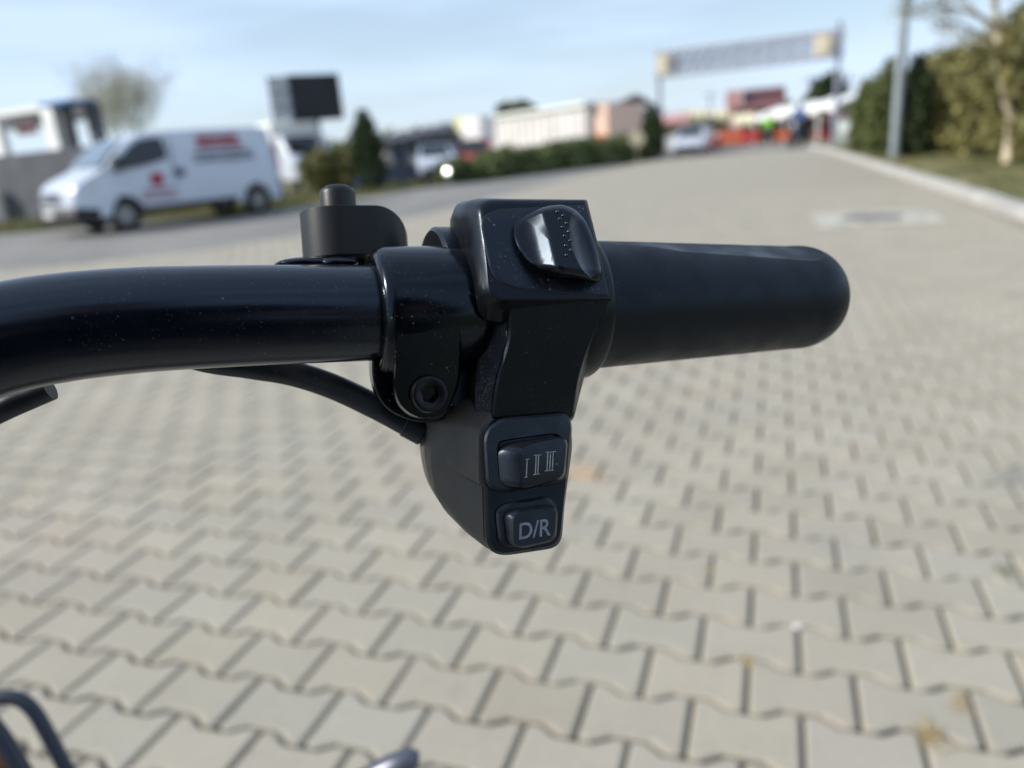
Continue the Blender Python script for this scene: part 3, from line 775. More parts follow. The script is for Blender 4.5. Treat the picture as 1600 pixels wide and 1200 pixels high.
mb = MB(); u0 = Uof(868); mb.rings(lathe(mb, [(u0, 12), (u0, 18.0), (u0+1, 18.6), (u0+6.5, 18.6), (u0+7.5, 18.0), (u0+7.5, 12)], 64), cap=True); mb.build('grip_collar', M['plastic'], V0, smooth=40)

# -- bell
BW = mm(-24)
def circ(cu, cw, r, v, n=64): return [Ls(cu+r*math.cos(2*math.pi*k/n), v, cw+r*math.sin(2*math.pi*k/n)) for k in range(n)]
def uv_at(px, py, w_): p = Q(px, py, w_)-ORG; return p.dot(eu)*1000, p.dot(ev)*1000
bu0, bv1 = uv_at(527, 334, BW); _, bv0 = uv_at(527, 408, BW); bl, _ = uv_at(471, 370, BW); br, _ = uv_at(635, 370, BW); rb = bu0-bl
def stadium(n=72, r=None, ext=None):
    out = []; r = r or rb; e = (br-rb-bu0) if ext is None else ext
    for k in range(n):
        a = 2*math.pi*k/n; x = r*math.cos(a); out.append((bu0+x+(e if x > 0 else 0), -24+r*math.sin(a)))
    return out
def vtop(u):
    us = bu0+rb*.85; 
    if u <= us: return bv1
    t_ = min(1, (u-us)/(br-us)); return bv1-(bv1-bv0)*.72*(1-math.sqrt(max(0, 1-t_**2.0)))
mb = MB(); st = []
for j in range(9):
    for_ = j/8; pass
base_o = stadium()
def dens(o):      # add points along the straight runs
    res = []
    for i in range(len(o)):
        p, q = o[i], o[(i+1) % len(o)]; l_ = math.hypot(q[0]-p[0], q[1]-p[1]); n = max(1, int(l_/1.0)); res += [(p[0]+(q[0]-p[0])*k/n, p[1]+(q[1]-p[1])*k/n) for k in range(n)]
    return res
bo = dens(base_o); cxm = (bl+br)/2
rows = []
for f in (0, .5, .96, 1.0): rows.append([Ls(u, bv0+(vtop(u)-bv0)*f, w_) for u, w_ in bo])
for sc, dz in ((.985, 0), (.95, .15), (.8, .15), (.5, .15), (.1, .15)):
    rows.append([Ls(cxm+(u-cxm)*sc, vtop(cxm+(u-cxm)*sc)+dz*0, -24+(w_+24)*sc) for u, w_ in bo])
mb.rings(rows); bell = mb.build('bell', M['bellm'], V0, smooth=40, bevel=mm(.25))
pu, pv1 = uv_at(526.5, 290, BW); _, pv0 = uv_at(526.5, 336, BW); pl_, _ = uv_at(500, 310, BW); pr = pu-pl_
mb = MB(); hs = pv1-pv0; mb.rings([circ(pu, -24, pr, pv0-2), circ(pu, -24, pr, pv0+hs*.70), circ(pu, -24, pr*.985, pv0+hs*.76), circ(pu, -24, pr*.90, pv0+hs*.86), circ(pu, -24, pr*.7, pv0+hs*.94), circ(pu, -24, pr*.4, pv0+hs*.985), circ(pu, -24, pr*.05, pv0+hs)])
mb.build('plunger', M['bellm'], V0, smooth=40)
mb = MB()
def ell(c, a, b_, c_, n=32):
    rs = []
    for q in range(1, 12):
        ph = math.pi*q/12-math.pi/2; rs.append([c+eu*a*math.cos(ph)*math.cos(2*math.pi*k/n)+ew*c_*math.cos(ph)*math.sin(2*math.pi*k/n)+ev*b_*math.sin(ph) for k in range(n)])
    return rs
mb.rings(ell(Q(478, 413, mm(-16)), mm(7.5), mm(1.6), mm(5))); mb.rings(ell(Q(528, 412, mm(-14)), mm(5), mm(1.6), mm(4)))
mb.tube([Ls(bu0+1, 3, -22), Ls(bu0+14, 2, -18), Ls(2, 0, -13)], mm(3.5), 16)
mb.disc(Ls(bu0+1, 4, -22), ev, mm(6), mm(12), 24)
mb.build('bell_mount', M['bar'], V0, smooth=50)

# -- cables
mb = MB(); mb.tube([Q(180, 505, mm(-20)), Q(300, 556, mm(-19)), Q(390, 572, mm(-18)), Q(455, 583, mm(-17)), Q(520, 604, mm(-15)), Q(590, 637, mm(-13)), Q(660, 674, mm(-11)), Q(725, 698, mm(-9))], mm(3.15), 24, sub=8)
mb.build('cable', M['cable'], V0, smooth=60)
mb = MB(); mb.tube([Q(634, 660, mm(-11.8)), Q(664, 676, mm(-10.8))], mm(3.6), 24); mb.build('cable_sleeve', M['cable'], V0, bevel=mm(.4))
mb = MB(); mb.tube([K(78, 606, .1725), K(50, 618, .172), K(0, 640, .171), K(-60, 672, .172), K(-200, 760, .18), K(-420, 830, .24)], mm(2.9), 24, sub=4); mb.build('hose', M['cable'], V0, smooth=60)

# -- front rack loops at the lower left (two bent flat tubes), lever tip at the bottom
mb = MB()
dr = .55
mb.tube([K(-150, 1120, dr*1.02), K(-60, 1098, dr), K(-5, 1090, dr), K(28, 1092, dr), K(52, 1110, dr), K(75, 1148, dr), K(105, 1205, dr), K(170, 1330, dr), K(220, 1420, dr*1.02)], .0052, 20, sub=6)
mb.tube([K(-110, 1010, dr*.96), K(-50, 1090, dr*.96), K(0, 1150, dr*.96), K(40, 1215, dr*.96), K(105, 1320, dr*.96), K(150, 1400, dr*.97)], .0062, 20, sub=6)
mb.build('front_rack', M['rackm'], V0, smooth=60)
mb = MB()
mb.rings([[K(-95+110*math.cos(a)*s_, 1260+110*math.sin(a)*s_, d_) for a in [2*math.pi*k/40 for k in range(40)]] for s_, d_ in ((.3, .60), (.9, .60), (1, .605), (1, .64))]); mb.build('headlamp_housing', M['dark'], V0, smooth=40)
mb = MB()
mb.rings([[K(-60+100*math.cos(a)*s_, 1235+118*math.sin(a)*s_, d_) for a in [2*math.pi*k/40 for k in range(40)]] for s_, d_ in ((.9, .66), (1, .665), (1, .70))]); mb.build('brown_guard', M['brown'], V0, smooth=40)
mb = MB()
mb.tube([K(300, 1420, .52), K(470, 1290, .50), K(560, 1232, .49), K(618, 1199, .485), K(645, 1187, .485), K(655, 1186, .485)], [.0105, .0105, .010, .009, .0072, .003], 24, sub=5)
mb.build('brake_lever', mat('lever_metal', (.12, .125, .15), .38, metal=.7), V0, smooth=60)
# hidden-from-frame link: bracket from column to rack and lever
mb = MB(); mb.tube([K(220, 1420, dr*1.02), K(100, 1700, .55), Vector((top.x-.03, top.y+.08, .62))], .006, 12, sub=4)
mb.tube([K(150, 1400, dr*.97), K(60, 1650, .54), Vector((top.x-.03, top.y+.08, .60))], .006, 12, sub=4)
mb.tube([K(300, 1420, .52), K(150, 1750, .52), Vector((top.x-.03, top.y+.08, .58))], .01, 12, sub=4); mb.build('rack_bracket', M['rackm'], V0, smooth=60)
#@@BG
# ================================================================== BACKGROUND
def upz(z): return Vector((0, 0, z))
def hgt(g, px, py): return at(px, py, dist_of(g)).z      # height over a ground point seen at a pixel

def foliage(name, m, parent, vols, n, size, seed=1, squash=(1, 1, 1), shell=.55, flake=(1, .55)):
    """leaf sprays spread through ellipsoid volumes; one mesh"""
    r = np.random.RandomState(seed); V, F = [], []
    tot = sum((v[1][0]*v[1][1]*v[1][2])**(2/3) for v in vols)
    for c, e in vols:
        k = max(20, int(n*(e[0]*e[1]*e[2])**(2/3)/tot)); d = r.normal(size=(k, 3)); d /= np.linalg.norm(d, axis=1)[:, None]
        rad = shell+(1-shell)*r.rand(k)**.6; rad *= 1+.16*np.sin(d[:, 0]*7+c[0]*3)*np.cos(d[:, 2]*6+c[2]*5)+r.normal(0, .05, k)
        P = d*rad[:, None]*np.array(e)+np.array(c)
        a = r.normal(size=(k, 3)); a /= np.linalg.norm(a, axis=1)[:, None]; b = np.cross(a, r.normal(size=(k, 3))); b /= np.linalg.norm(b, axis=1)[:, None]
        s = size*(.6+.8*r.rand(k))[:, None]; o = len(V)
        q = np.stack([P-a*s*flake[0], P-b*s*flake[1], P+a*s*flake[0], P+b*s*flake[1]], 1).reshape(-1, 3)
        V += [tuple(x) for x in q]; F += [(o+4*i, o+4*i+1, o+4*i+2, o+4*i+3) for i in range(k)]
    mb = MB(); mb.v, mb.f, mb.mi = V, F, [0]*len(F); return mb.build(name, m, parent, recalc=False)

def conifer(g, h, rad, m, label, seed, group=None, name='thuja_tree', n=5200):
    t = thing(name, label, 'tree', g, 0, group)
    vols = []; k = 9
    rr = random.Random(seed)
    for i in range(k):
        f = (i+.5)/k; r = rad*(1.0 if f < .45 else max(.30, 1-((f-.45)/.55)**2.2*.72))*(.85 if f < .12 else 1)
        vols.append(((rr.uniform(-.07, .07)*rad, rr.uniform(-.07, .07)*rad, .12+f*(h-.2)), (r, r, h/k*1.0)))
    foliage('crown', m, t, vols, n, .06*max(1, h/3)**.5, seed, shell=.45)
    mb = MB(); mb.tube([(0, 0, -.1), (0, 0, h*.5), (0, 0, h*.9)], [.09, .06, .02], 10); mb.build('trunk', M['wood'], t); return t
def bush(g, w_, d_, h, rz, m, label, seed, cat='hedge', name='hedge', n=6000, leaf=.07, group=None, top=.22):
    t = thing(name, label, cat, g, rz, group); rr = random.Random(seed); vols = []
    nx = max(2, int(w_/(h*.42)))
    for i in range(nx):
        for lv in (0, 1):
            x = (-.5+(i+.5)/nx)*w_; hh = h*rr.uniform(1-top, 1.0)
            vols.append(((x+rr.uniform(-.15, .15)*h, rr.uniform(-.15, .15)*d_, hh*(.30 if lv == 0 else .66)), (w_/nx*.75, d_*.5, hh*.34)))
    foliage('leaves', m, t, vols, n, leaf, seed, shell=.35)
    mb = MB()
    for i in range(nx*2):
        x = (-.5+(i+.5)/nx/2)*w_; mb.tube([(x, 0, -.1), (x+rr.uniform(-.1, .1), rr.uniform(-.1, .1), h*.45), (x+rr.uniform(-.3, .3), 0, h*.8)], [.03, .02, .008], 6)
    mb.build('stems', M['wood'], t); return t
def broad_tree(g, h, cr, m, label, seed, n=5000, leaf=.10, group=None, name='leafy_tree', squash=.75):
    t = thing(name, label, 'tree', g, 0, group); rr = random.Random(seed); vols = []
    for i in range(11):
        a = rr.random()*6.28; q = rr.random()**.5*cr*.62; z = h-cr*squash+rr.uniform(-.5, .6)*cr*squash; s_ = cr*rr.uniform(.32, .55); vols.append(((q*math.cos(a), q*math.sin(a), z), (s_, s_, s_*.8)))
    foliage('crown', m, t, vols, n, leaf, seed, shell=.4)
    mb = MB(); mb.tube([(0, 0, -.1), (.05, 0, h*.4), (0, .05, h*.8)], [h*.03, h*.022, h*.01], 10)
    for v in vols[:7]: mb.tube([(0, 0, h*.35), Vector(v[0])*.5+upz(h*.3), v[0]], [h*.014, h*.01, h*.004], 6)
    mb.build('trunk', M['wood'], t); return t
def twig_tree(g, h, spread, m, label, seed, name='bare_tree', depth=5, r0=.11, n0=3, first=None, buds=None, bn=2500, leaf=.08, lean=0):
    t = thing(name, label, 'tree', g); rr = random.Random(seed); mb = MB(); tips = []
    def grow(p, d, l_, r, k):
        q = p+d*l_*.5+Vector((rr.gauss(0, .04), rr.gauss(0, .04), 0))*l_; e = q+(d+Vector((rr.gauss(0, .12), rr.gauss(0, .12), .05))).normalized()*l_*.5
        mb.tube([p, q, e], [r, r*.8, r*.62], 7 if k > 2 else 4, cap=False)
        if k == 0: tips.append(e); return
        tips.append(e)
        for i in range(rr.choice((2, 3, 3))):
            a = rr.random()*6.28; s_ = rr.uniform(.35, .75)*spread
            nd = (d+Vector((math.cos(a)*s_, math.sin(a)*s_, rr.uniform(-.1, .35)))).normalized(); grow(e, nd, l_*rr.uniform(.62, .85), r*.58, k-1)
    if first: first(grow)
    else:
        mb.tube([(0, 0, -.1), (.03, .02, h*.25)], [r0, r0*.8], 10, cap=False)
        for i in range(n0):
            a = i*6.28/n0+rr.random(); grow(Vector((.03, .02, h*.24)), Vector((math.cos(a)*.45*spread, math.sin(a)*.45*spread, 1)).normalized(), h*.26, r0*.6, depth-1)
    mb.build('trunk', m, t)
    if buds:
        r = np.random.RandomState(seed); V, F = [], []
        for i in range(bn):
            c = tips[r.randint(len(tips))]; p = np.array(c)+r.normal(0, .22, 3)*spread; a = r.normal(size=3)*leaf*.5; b = r.normal(size=3)*leaf*.5; k = len(V)
            V += [tuple(p-a), tuple(p-b), tuple(p+a), tuple(p+b)]; F.append((k, k+1, k+2, k+3))
        m2 = MB(); m2.v, m2.f, m2.mi = V, F, [0]*len(F); m2.build('crown', buds, t, recalc=False)
    return t

# ------------------------------------------------------------------ vehicles
def side_body(prof, W_, tum, zb, nose=.10):
    """side profile (s back from the nose, z) lofted over the width; tumblehome above zb"""
    secs = []
    cs, cz = sum(p[0] for p in prof)/len(prof), sum(p[1] for p in prof)/len(prof)
    zmax = max(p[1] for p in prof)
    for y, ins in ((-1, .10), (-.985, .05), (-.95, .018), (-.85, 0), (-.5, -.012), (0, -.02), (.5, -.012), (.85, 0), (.95, .018), (.985, .05), (1, .10)):
        sec = []
        for s_, z in prof:
            yy = y*W_/2; 
            if z > zb: yy *= 1-tum*((z-zb)/(zmax-zb))**1.3
            ss = s_+(nose*abs(y)**3 if s_ < .9 else 0)*(1 if z < zb+.3 else .6)
            ss += (-.03*abs(y)**4 if s_ > cs*1.7 else 0)
            kx = ins*.5*(1 if s_ < cs else -1) if abs(s_-cs) > cs*.8 else 0
            kz = -ins*.5 if z > zmax*.75 else 0
            sec.append(Vector((-(ss+kx), yy, z+kz)))
        secs.append(sec)
    return secs
def arches(x0, x1, z, cen, r, n=10):
    """bottom line from x1 back to x0 with wheel arches"""
    pts = []
    for c in sorted(cen, reverse=True):
        pts.append((c+r, z)); pts += [(c+r*math.cos(math.pi*k/n), .33+(r)*math.sin(math.pi*k/n)) for k in range(1, n)]; pts.append((c-r, z))
    return [(x1, z)]+pts+[(x0, z)]
def wheel_part(t, s_, y, r, wd_, sgn):
    mb = MB(); pr = [(r*.60, -.5), (r*.8, -.52), (r*.97, -.42), (r, -.2), (r, .2), (r*.97, .42), (r*.8, .52), (r*.60, .5)]
    mb.rings([[Vector((-s_+q*math.cos(2*math.pi*k/32), y+w_*wd_, r+q*math.sin(2*math.pi*k/32))) for k in range(32)] for q, w_ in pr+[pr[0]]], cap=False)
    wp = mb.build('wheel', M['tyre'], t, smooth=50)
    mb = MB(); yo = y+sgn*wd_*.30
    mb.tube([(-s_, y-sgn*wd_*.3, r), (-s_, yo, r)], r*.62, 32); mb.tube([(-s_, yo, r), (-s_, yo+sgn*.03, r)], r*.2, 16)
    for k in range(8):
        a = 2*math.pi*k/8; mb.add([(-s_+math.cos(a+q)*rr_, yo+sgn*(.022 if rr_ < r*.4 else .012), r+math.sin(a+q)*rr_) for rr_, q in ((r*.16, -.25), (r*.58, -.13), (r*.58, .13), (r*.16, .25))], [(0, 1, 2, 3)])
    rim = mb.build('rim', M['rim'], wp, smooth=40); return wp
def panel(t, name, m, pts, off, parent=None, th=.012):
    """pts: 3-D polygon; pushed off along its normal"""
    P = [Vector(p) for p in pts]; n = (P[1]-P[0]).cross(P[2]-P[0]).normalized()
    mb = MB(); mb.rings([[p+n*(off-th) for p in P], [p+n*off for p in P]]); return mb.build(name, m, parent or t, bevel=.004)

def make_van(loc, rz, sc):
    t = thing('delivery_van', 'white panel van with red and grey side lettering, parked at the left road edge', 'van', loc, rz)
    t.scale = (sc, sc, sc)
    top = [(.04, .34), (-.0, .50), (.0, .68), (.04, .86), (.12, 1.00), (.30, 1.11), (.55, 1.21), (.78, 1.31), (.98, 1.47), (1.25, 1.69), (1.5, 1.85), (1.8, 1.93), (2.3, 1.965), (3.6, 1.975), (4.45, 1.965), (4.66, 1.94), (4.73, 1.86), (4.77, 1.2), (4.79, .75), (4.79, .34)]
    prof = top+arches(.04, 4.79, .34, (1.06, 4.13), .40)[1:-1]
    secs = side_body(prof, 1.90, .13, 1.05)
    mb = MB(); mb.rings(secs); mb.build('body', M['vanwhite'], t, smooth=32)
    def yat(z, s=1, e=.0): 
        f = 1-.13*((max(z, 1.05)-1.05)/(1.97-1.05))**1.3; return s*(.95*f+e)
    for s in (1, -1):
        sw = [(1.06, 1.22), (1.03, 1.33), (1.27, 1.55), (1.50, 1.73), (1.68, 1.80), (2.03, 1.83), (2.12, 1.78), (2.15, 1.46), (2.08, 1.38), (1.62, 1.28)]
        P = [(-x, yat(z, s, .006), z) for x, z in (sw if s < 0 else sw[::-1])]
        mb = MB(); mb.rings([[Vector(p) for p in P], [Vector(p)-Vector((0, s*.03, 0)) for p in P]]); mb.build('side_window', M['glassd'], t)
        # sill trim, handle, mirror
        mb = MB(); mb.rings([[Vector((-x, s*.955, z)) for x, z in ((1.38, .34), (3.56, .34), (3.56, .47), (1.38, .47))], [Vector((-x, s*.93, z)) for x, z in ((1.38, .34), (3.56, .34), (3.56, .47), (1.38, .47))]]); mb.build('sill_trim', M['blackpl'], t)
        mb = MB(); mb.box((-2.34, yat(1.08, s, .012), 1.10), (.20, .03, .17)); mb.build('door_handle', M['greyp'], t, bevel=.01)
        mb = MB(); mb.box((-1.02, s*1.06, 1.34), (.10, .20, .30)); mb.box((-1.05, s*.97, 1.27), (.06, .12, .07)); mb.build('mirror', M['vanwhite'] if 0 else M['blackpl'], t, bevel=.03, seg=3)
        mb = MB(); a = [(.03, .80), (.10, .93), (.42, 1.03), (.50, .98), (.36, .80), (.14, .72)]
        Pq = [Vector((-(x+.10*abs(s)), s*(.80 if x < .1 else .93+.028*min(1, (x-.1)/.2)), z)) for x, z in a]
        mb.rings([Pq, [p-Vector((.05, s*.06, 0)) for p in Pq]]); mb.build('headlight', M['lamp'], t, bevel=.01)
        mb = MB(); mb.box((-4.765, s*.84, 1.25), (.05, .12, .62)); mb.build('tail_light', M['red'], t, bevel=.01)
        for c in (2.22,): 
            mb = MB(); mb.box((-c, yat(1.3, s, -.011), 1.12), (.012, .03, 1.4)); mb.build('door_seam', M['greyp'], t)
    # windscreen, follows the raked front
    ws = [(-(1.14), -.72, 1.335), (-(1.14), .72, 1.335), (-1.80, .62, 1.83), (-1.80, -.62, 1.83)]
    mb = MB(); n = 8; rows = []
    for j in range(n+1):
        f = j/n; s0 = .80+(.64)*f; z = 1.32+.49*f+.03*math.sin(f*math.pi); hw = .80-.10*f
        rows.append([Vector((-(s0-.035), y*hw, z+.03-.01*abs(y)**3)) for y in [-1+2*k/12 for k in range(13)]])
    V = [p for r in rows for p in r]; mb.add(V, [(j*13+k, j*13+k+1, (j+1)*13+k+1, (j+1)*13+k) for j in range(n) for k in range(12)]); mb.build('windscreen', M['glassb'], t, smooth=60)
    # bumper, grille, plate
    mb = MB(); rows = []
    for y in [-1+2*k/16 for k in range(17)]:
        x0 = -.05+.14*abs(y)**3; rows.append([Vector((-x0, y*.965, z)) for z in (.26,)]+[Vector((-x0+.03, y*.965, .36)), Vector((-x0+.03, y*.965, .53)), Vector((-x0-.02, y*.965, .58)), Vector((-x0-.45, y*.965, .58 if abs(y) < .9 else .52)), Vector((-x0-.45, y*.955, .26))])
    mb.rings(rows); mb.build('front_bumper', M['blackpl'], t, smooth=50)
    mb = MB(); mb.box((.035, 0, .74), (.05, 1.0, .09)); mb.box((.02, 0, .86), (.05, .95, .035)); mb.build('grille', M['blackpl'], t, bevel=.012)
    mb = MB(); mb.box((.095, 0, .46), (.02, .52, .12)); mb.build('number_plate', M['platew'], t, bevel=.004)
    mb = MB(); mb.box((-4.80, 0, .44), (.14, 1.8, .24)); mb.build('rear_bumper', M['blackpl'], t, bevel=.03)
    for s_ in (1.06, 4.13):
        for sg in (1, -1): wheel_part(t, s_, sg*.80, .33, .21, sg)
    mb = MB(); mb.box((-2.4, 0, .40), (3.2, 1.4, .16)); mb.build('underbody', M['dark'], t)
    # lettering: rows of letter-like strokes (the words cannot be read in the photo)
    rr = random.Random(5)
    def words(name, m, s0, s1, z, hgt_, dens, sgn, wgt=.22):
        mb = MB(); x = s0; 
        while x < s1:
            w_ = hgt_*rr.uniform(.45, .75); y = lambda zz: yat(zz, sgn, .008)
            def bar(xa, za, xb, zb, th):
                mb.box((-(xa+xb)/2, y((za+zb)/2), (za+zb)/2), (abs(xb-xa)+th, .006, abs(zb-za)+th))
            th = hgt_*wgt; kind = rr.randint(0, 4)
            bar(x, z, x, z+hgt_, th)
            if kind in (0, 2): bar(x, z+hgt_, x+w_*.8, z+hgt_, th)
            if kind in (0, 1, 3): bar(x, z+hgt_*.5, x+w_*.8, z+hgt_*.5, th)
            if kind in (1, 2, 4): bar(x+w_*.8, z, x+w_*.8, z+hgt_, th)
            if kind == 3: bar(x, z, x+w_*.8, z, th)
            x += w_+hgt_*.28
            if rr.random() < .16*dens: x += hgt_*.5
        mb.build(name, m, t)
    for sg in (1, -1):
        words('side_lettering', M['redp'], 2.90, 3.86, 1.70, .10, 0, sg, .42); words('side_lettering', M['redp'], 2.86, 3.92, 1.56, .07, 0, sg, .36)
        words('side_lettering', M['greyp'], 2.72, 4.16, 1.41, .045, 1, sg, .35); words('side_lettering', M['greyp'], 2.72, 4.16, 1.29, .05, 1, sg, .35)
        words('door_lettering', M['redp2'], 1.50, 2.16, .72, .06, 1, sg, .25); words('door_lettering', M['redp2'], 1.44, 2.20, .60, .05, 1, sg, .25)
        mb = MB(); P = [(1.70, .86), (1.94, .86), (1.97, 1.08), (1.82, 1.14), (1.67, 1.08)]
        mb.rings([[Vector((-x, sg*.955, z)) for x, z in P], [Vector((-x, sg*.94, z)) for x, z in P]]); mb.build('door_emblem', M['redp'], t)
    return t

fw, rw = G(201, 361), G(406, 334)
d = (fw-rw).normalized(); rz = math.atan2(d.y, d.x)
nrm = Vector((d.y, -d.x, 0))                                     # right of the heading
side_s = 1 if (Vector((-fw.x, -fw.y, 0))).dot(Vector((-d.y, d.x, 0))) > 0 else -1
sc = (fw-rw).length/3.07
left = Vector((-d.y, d.x, 0))
van_o = fw+d*(1.06*sc)-left*side_s*(.82*sc); van_o.z = -.008
print('VAN', fw, rw, sc, side_s, math.degrees(rz))
make_van(van_o, rz, sc)

def make_car(loc, rz, m, label, sc=1.0, group='cars in the background', name='parked_car'):
    t = thing(name, label, 'car', loc, rz, group); t.scale = (sc,)*3
    top = [(.03, .30), (0, .48), (.04, .66), (.25, .78), (.95, .90), (1.15, .96), (1.55, 1.22), (1.95, 1.42), (2.5, 1.47), (3.2, 1.44), (3.7, 1.30), (4.0, 1.02), (4.12, .92), (4.16, .6), (4.12, .30)]
    prof = top+arches(.03, 4.12, .25, (.80, 3.30), .35)[1:-1]
    mb = MB(); mb.rings(side_body(prof, 1.72, .24, .88)); mb.build('body', m, t, smooth=32)
    for s in (1, -1):
        y = lambda z: s*(.86*(1-.24*((max(z, .88)-.88)/.59)**1.3)+.006)
        for a in ([(1.30, .97), (1.60, 1.20), (1.95, 1.36), (2.38, 1.39), (2.38, .97)], [(2.46, .97), (2.46, 1.39), (3.1, 1.36), (3.55, 1.20), (3.72, 1.0)]):
            P = [(-x, y(z), z) for x, z in a]; mb = MB(); mb.rings([[Vector(p) for p in P], [Vector(p)-Vector((0, s*.03, 0)) for p in P]]); mb.build('side_window', M['glassd'], t)
        mb = MB(); mb.rings([[Vector((-.06-.10*q, s*(.50+.28*q), .66+dz)) for q, dz in ((0, -.06), (1, -.05), (1.3, .03), (1, .07), (0, .05))], [Vector((-.16-.10*q, s*(.50+.27*q), .66+dz)) for q, dz in ((0, -.06), (1, -.05), (1.3, .03), (1, .07), (0, .05))]]); mb.build('headlight', M['lamp'], t)
        mb = MB(); mb.box((-4.10, s*.66, .78), (.06, .26, .12)); mb.build('tail_light', M['red'], t, bevel=.01)
    for (s0, z0, s1, z1) in ((1.16, .98, 1.90, 1.42), (4.02, 1.03, 3.66, 1.33)):
        e = .03 if s0 < 2 else -.03
        P = [(-(s0-e), -.66, z0+.01), (-(s0-e), .66, z0+.01), (-(s1-e), .56, z1+.012), (-(s1-e), -.56, z1+.012)]
        mb = MB(); mb.rings([[Vector(p) for p in P], [Vector(p)+Vector((-.03 if e > 0 else .03, 0, -.02)) for p in P]]); mb.build('windscreen' if s0 < 2 else 'rear_window', M['glassd'], t)
    mb = MB(); mb.box((-.03, 0, .42), (.10, 1.2, .14)); mb.build('grille', M['blackpl'], t, bevel=.02)
    for s_ in (.80, 3.30):
        for sg in (1, -1): wheel_part(t, s_, sg*.74, .30, .19, sg)
    return t

# ------------------------------------------------------------------ right side: pole, birch, thujas, hedge, fence
g = G(1397, 254); t = thing('lamp_post', 'tall grey metal lamp post standing behind the kerb on the right', 'lamp post', g)
mb = MB(); mb.tube([(0, 0, -.1), (0, 0, 3.5), (0, 0, 7.4), (-.15, 0, 7.8), (-.9, 0, 8.05)], [.115, .095, .062, .05, .04], 24); mb.build('pole', M['pole'], t, smooth=60)
mb = MB(); mb.box((0, 0, .06), (.34, .34, .04)); mb.build('base_plate', M['pole'], t, bevel=.01)
mb = MB(); mb.box((-1.2, 0, 8.08), (.7, .26, .12)); mb.build('lamp_head', M['pole'], t, bevel=.04)

g = G(1571, 264)
tz = [(1571, 264), (1577, 225), (1582, 188), (1574, 160), (1564, 125), (1561, 90), (1559, 60), (1556, 25), (1551, -20), (1548, -80)]
pts = [at(x, y, dist_of(g))-g for x, y in tz]; pts[0].z = -.1
def birch_first(grow):
    pass
t = thing('birch_tree', 'slim pale-barked tree with a crooked trunk, standing in the grass on the far right', 'tree', g)
mb = MB(); mb.tube(pts, [.088, .082, .08, .074, .072, .066, .06, .055, .045, .03], 16, sub=5); mb.build('trunk', M['birch'], t, smooth=60)
mb = MB(); rr = random.Random(3); tips = []
def branch(p, q, r0, r1, k=3):
    p, q = Vector(p), Vector(q); mdl = p.lerp(q, .5)+Vector((rr.gauss(0, .06), rr.gauss(0, .06), rr.uniform(.02, .15)))*(q-p).length
    mb.tube([p, mdl, q], [r0, (r0+r1)/2, r1], 7, cap=False, sub=3); tips.append(q); tips.append(mdl)
    if k:
        for i in range(3):
            f = rr.uniform(.35, 1); s_ = p.lerp(q, f); dd = (q-p)*rr.uniform(.35, .6); dd = Matrix.Rotation(rr.uniform(-.8, .8), 3, 'Y') @ (Matrix.Rotation(rr.uniform(-.8, .8), 3, 'Z') @ dd); branch(s_, s_+dd, r1*1.1, r1*.5, k-1)
def B(px, py, dd=0): return at(px, py, dist_of(g)+dd)-g
for a, b_ in (((1561, 75), (1470, 34)), ((1559, 60), (1500, -5)), ((1557, 40), (1440, 10)), ((1557, 35), (1610, 10)), ((1556, 25), (1530, -60)), ((1561, 90), (1620, 60)), ((1553, 0), (1590, -70)), ((1560, 70), (1490, 70)), ((1553, -10), (1480, -70))):
    branch(B(*a), B(*b_, rr.uniform(-.8, .8)), .035, .014)
mb.build('branches', M['bare'], t)
r = np.random.RandomState(4); V, F = [], []
for i in range(1300):
    c = tips[r.randint(len(tips))]; p = np.array(c)+r.normal(0, .10, 3); a = r.normal(size=3)*.017; b_ = r.normal(size=3)*.017; k = len(V); V += [tuple(p-a), tuple(p-b_), tuple(p+a), tuple(p+b_)]; F.append((k, k+1, k+2, k+3))
m2 = MB(); m2.v, m2.f, m2.mi = V, F, [0]*len(F); m2.build('crown', M['hedge'], t, recalc=False)

TH = 'thuja trees along the right verge'
def th(px, pyb, pyt, hw, m, label, seed, grp=TH, extra=0):
    g = G(px, pyb, .0); h = hgt(g, px, pyt); rad = hw/1200*dist_of(g)*1.35; return conifer(g, h, rad, m, label, seed, grp)
th(1349, 240, 124, 17, M['thuja'], 'shorter round-topped thuja at the far end of the right hedge', 21)
th(1382, 247, 94, 24, M['thuja'], 'tall green thuja just left of the lamp post', 22)
th(1424, 251, 88, 20, M['thuja2'], 'dark narrow thuja just right of the lamp post', 23)
# long hedge behind the grass, growing nearer to the right
hl = [(1452, 250, 100), (1500, 258, 92), (1545, 268, 70), (1600, 278, 28), (1668, 292, -30), (1760, 312, -90)]
labs = ['brown-green hedge bush next to the dark narrow thuja', 'hedge bush with the grey fence post before it', 'tall hedge bush with a pointed light top, left of the birch', 'tall olive bush behind the crooked birch trunk', 'large overhanging bush at the right edge of the picture', 'bush beyond the right edge of the picture']
for i, ((px, pb, pt), lab) in enumerate(zip(hl, labs)):
    g = G(px, pb); g = g*(1+.12)+Vector((.30, .2, 0)); g.z = 0; h = min(7.0, hgt(g, px, pt-44-(i > 1)*14)); wd_ = 3.3
    bush(g, wd_ if i < 4 else 3.2, 1.7, h, math.pi/2+.12, M['hedge'], lab, 40+i, 'bush', 'hedge_bush', 6500, .075, 'hedge bushes behind the right verge', top=.16)
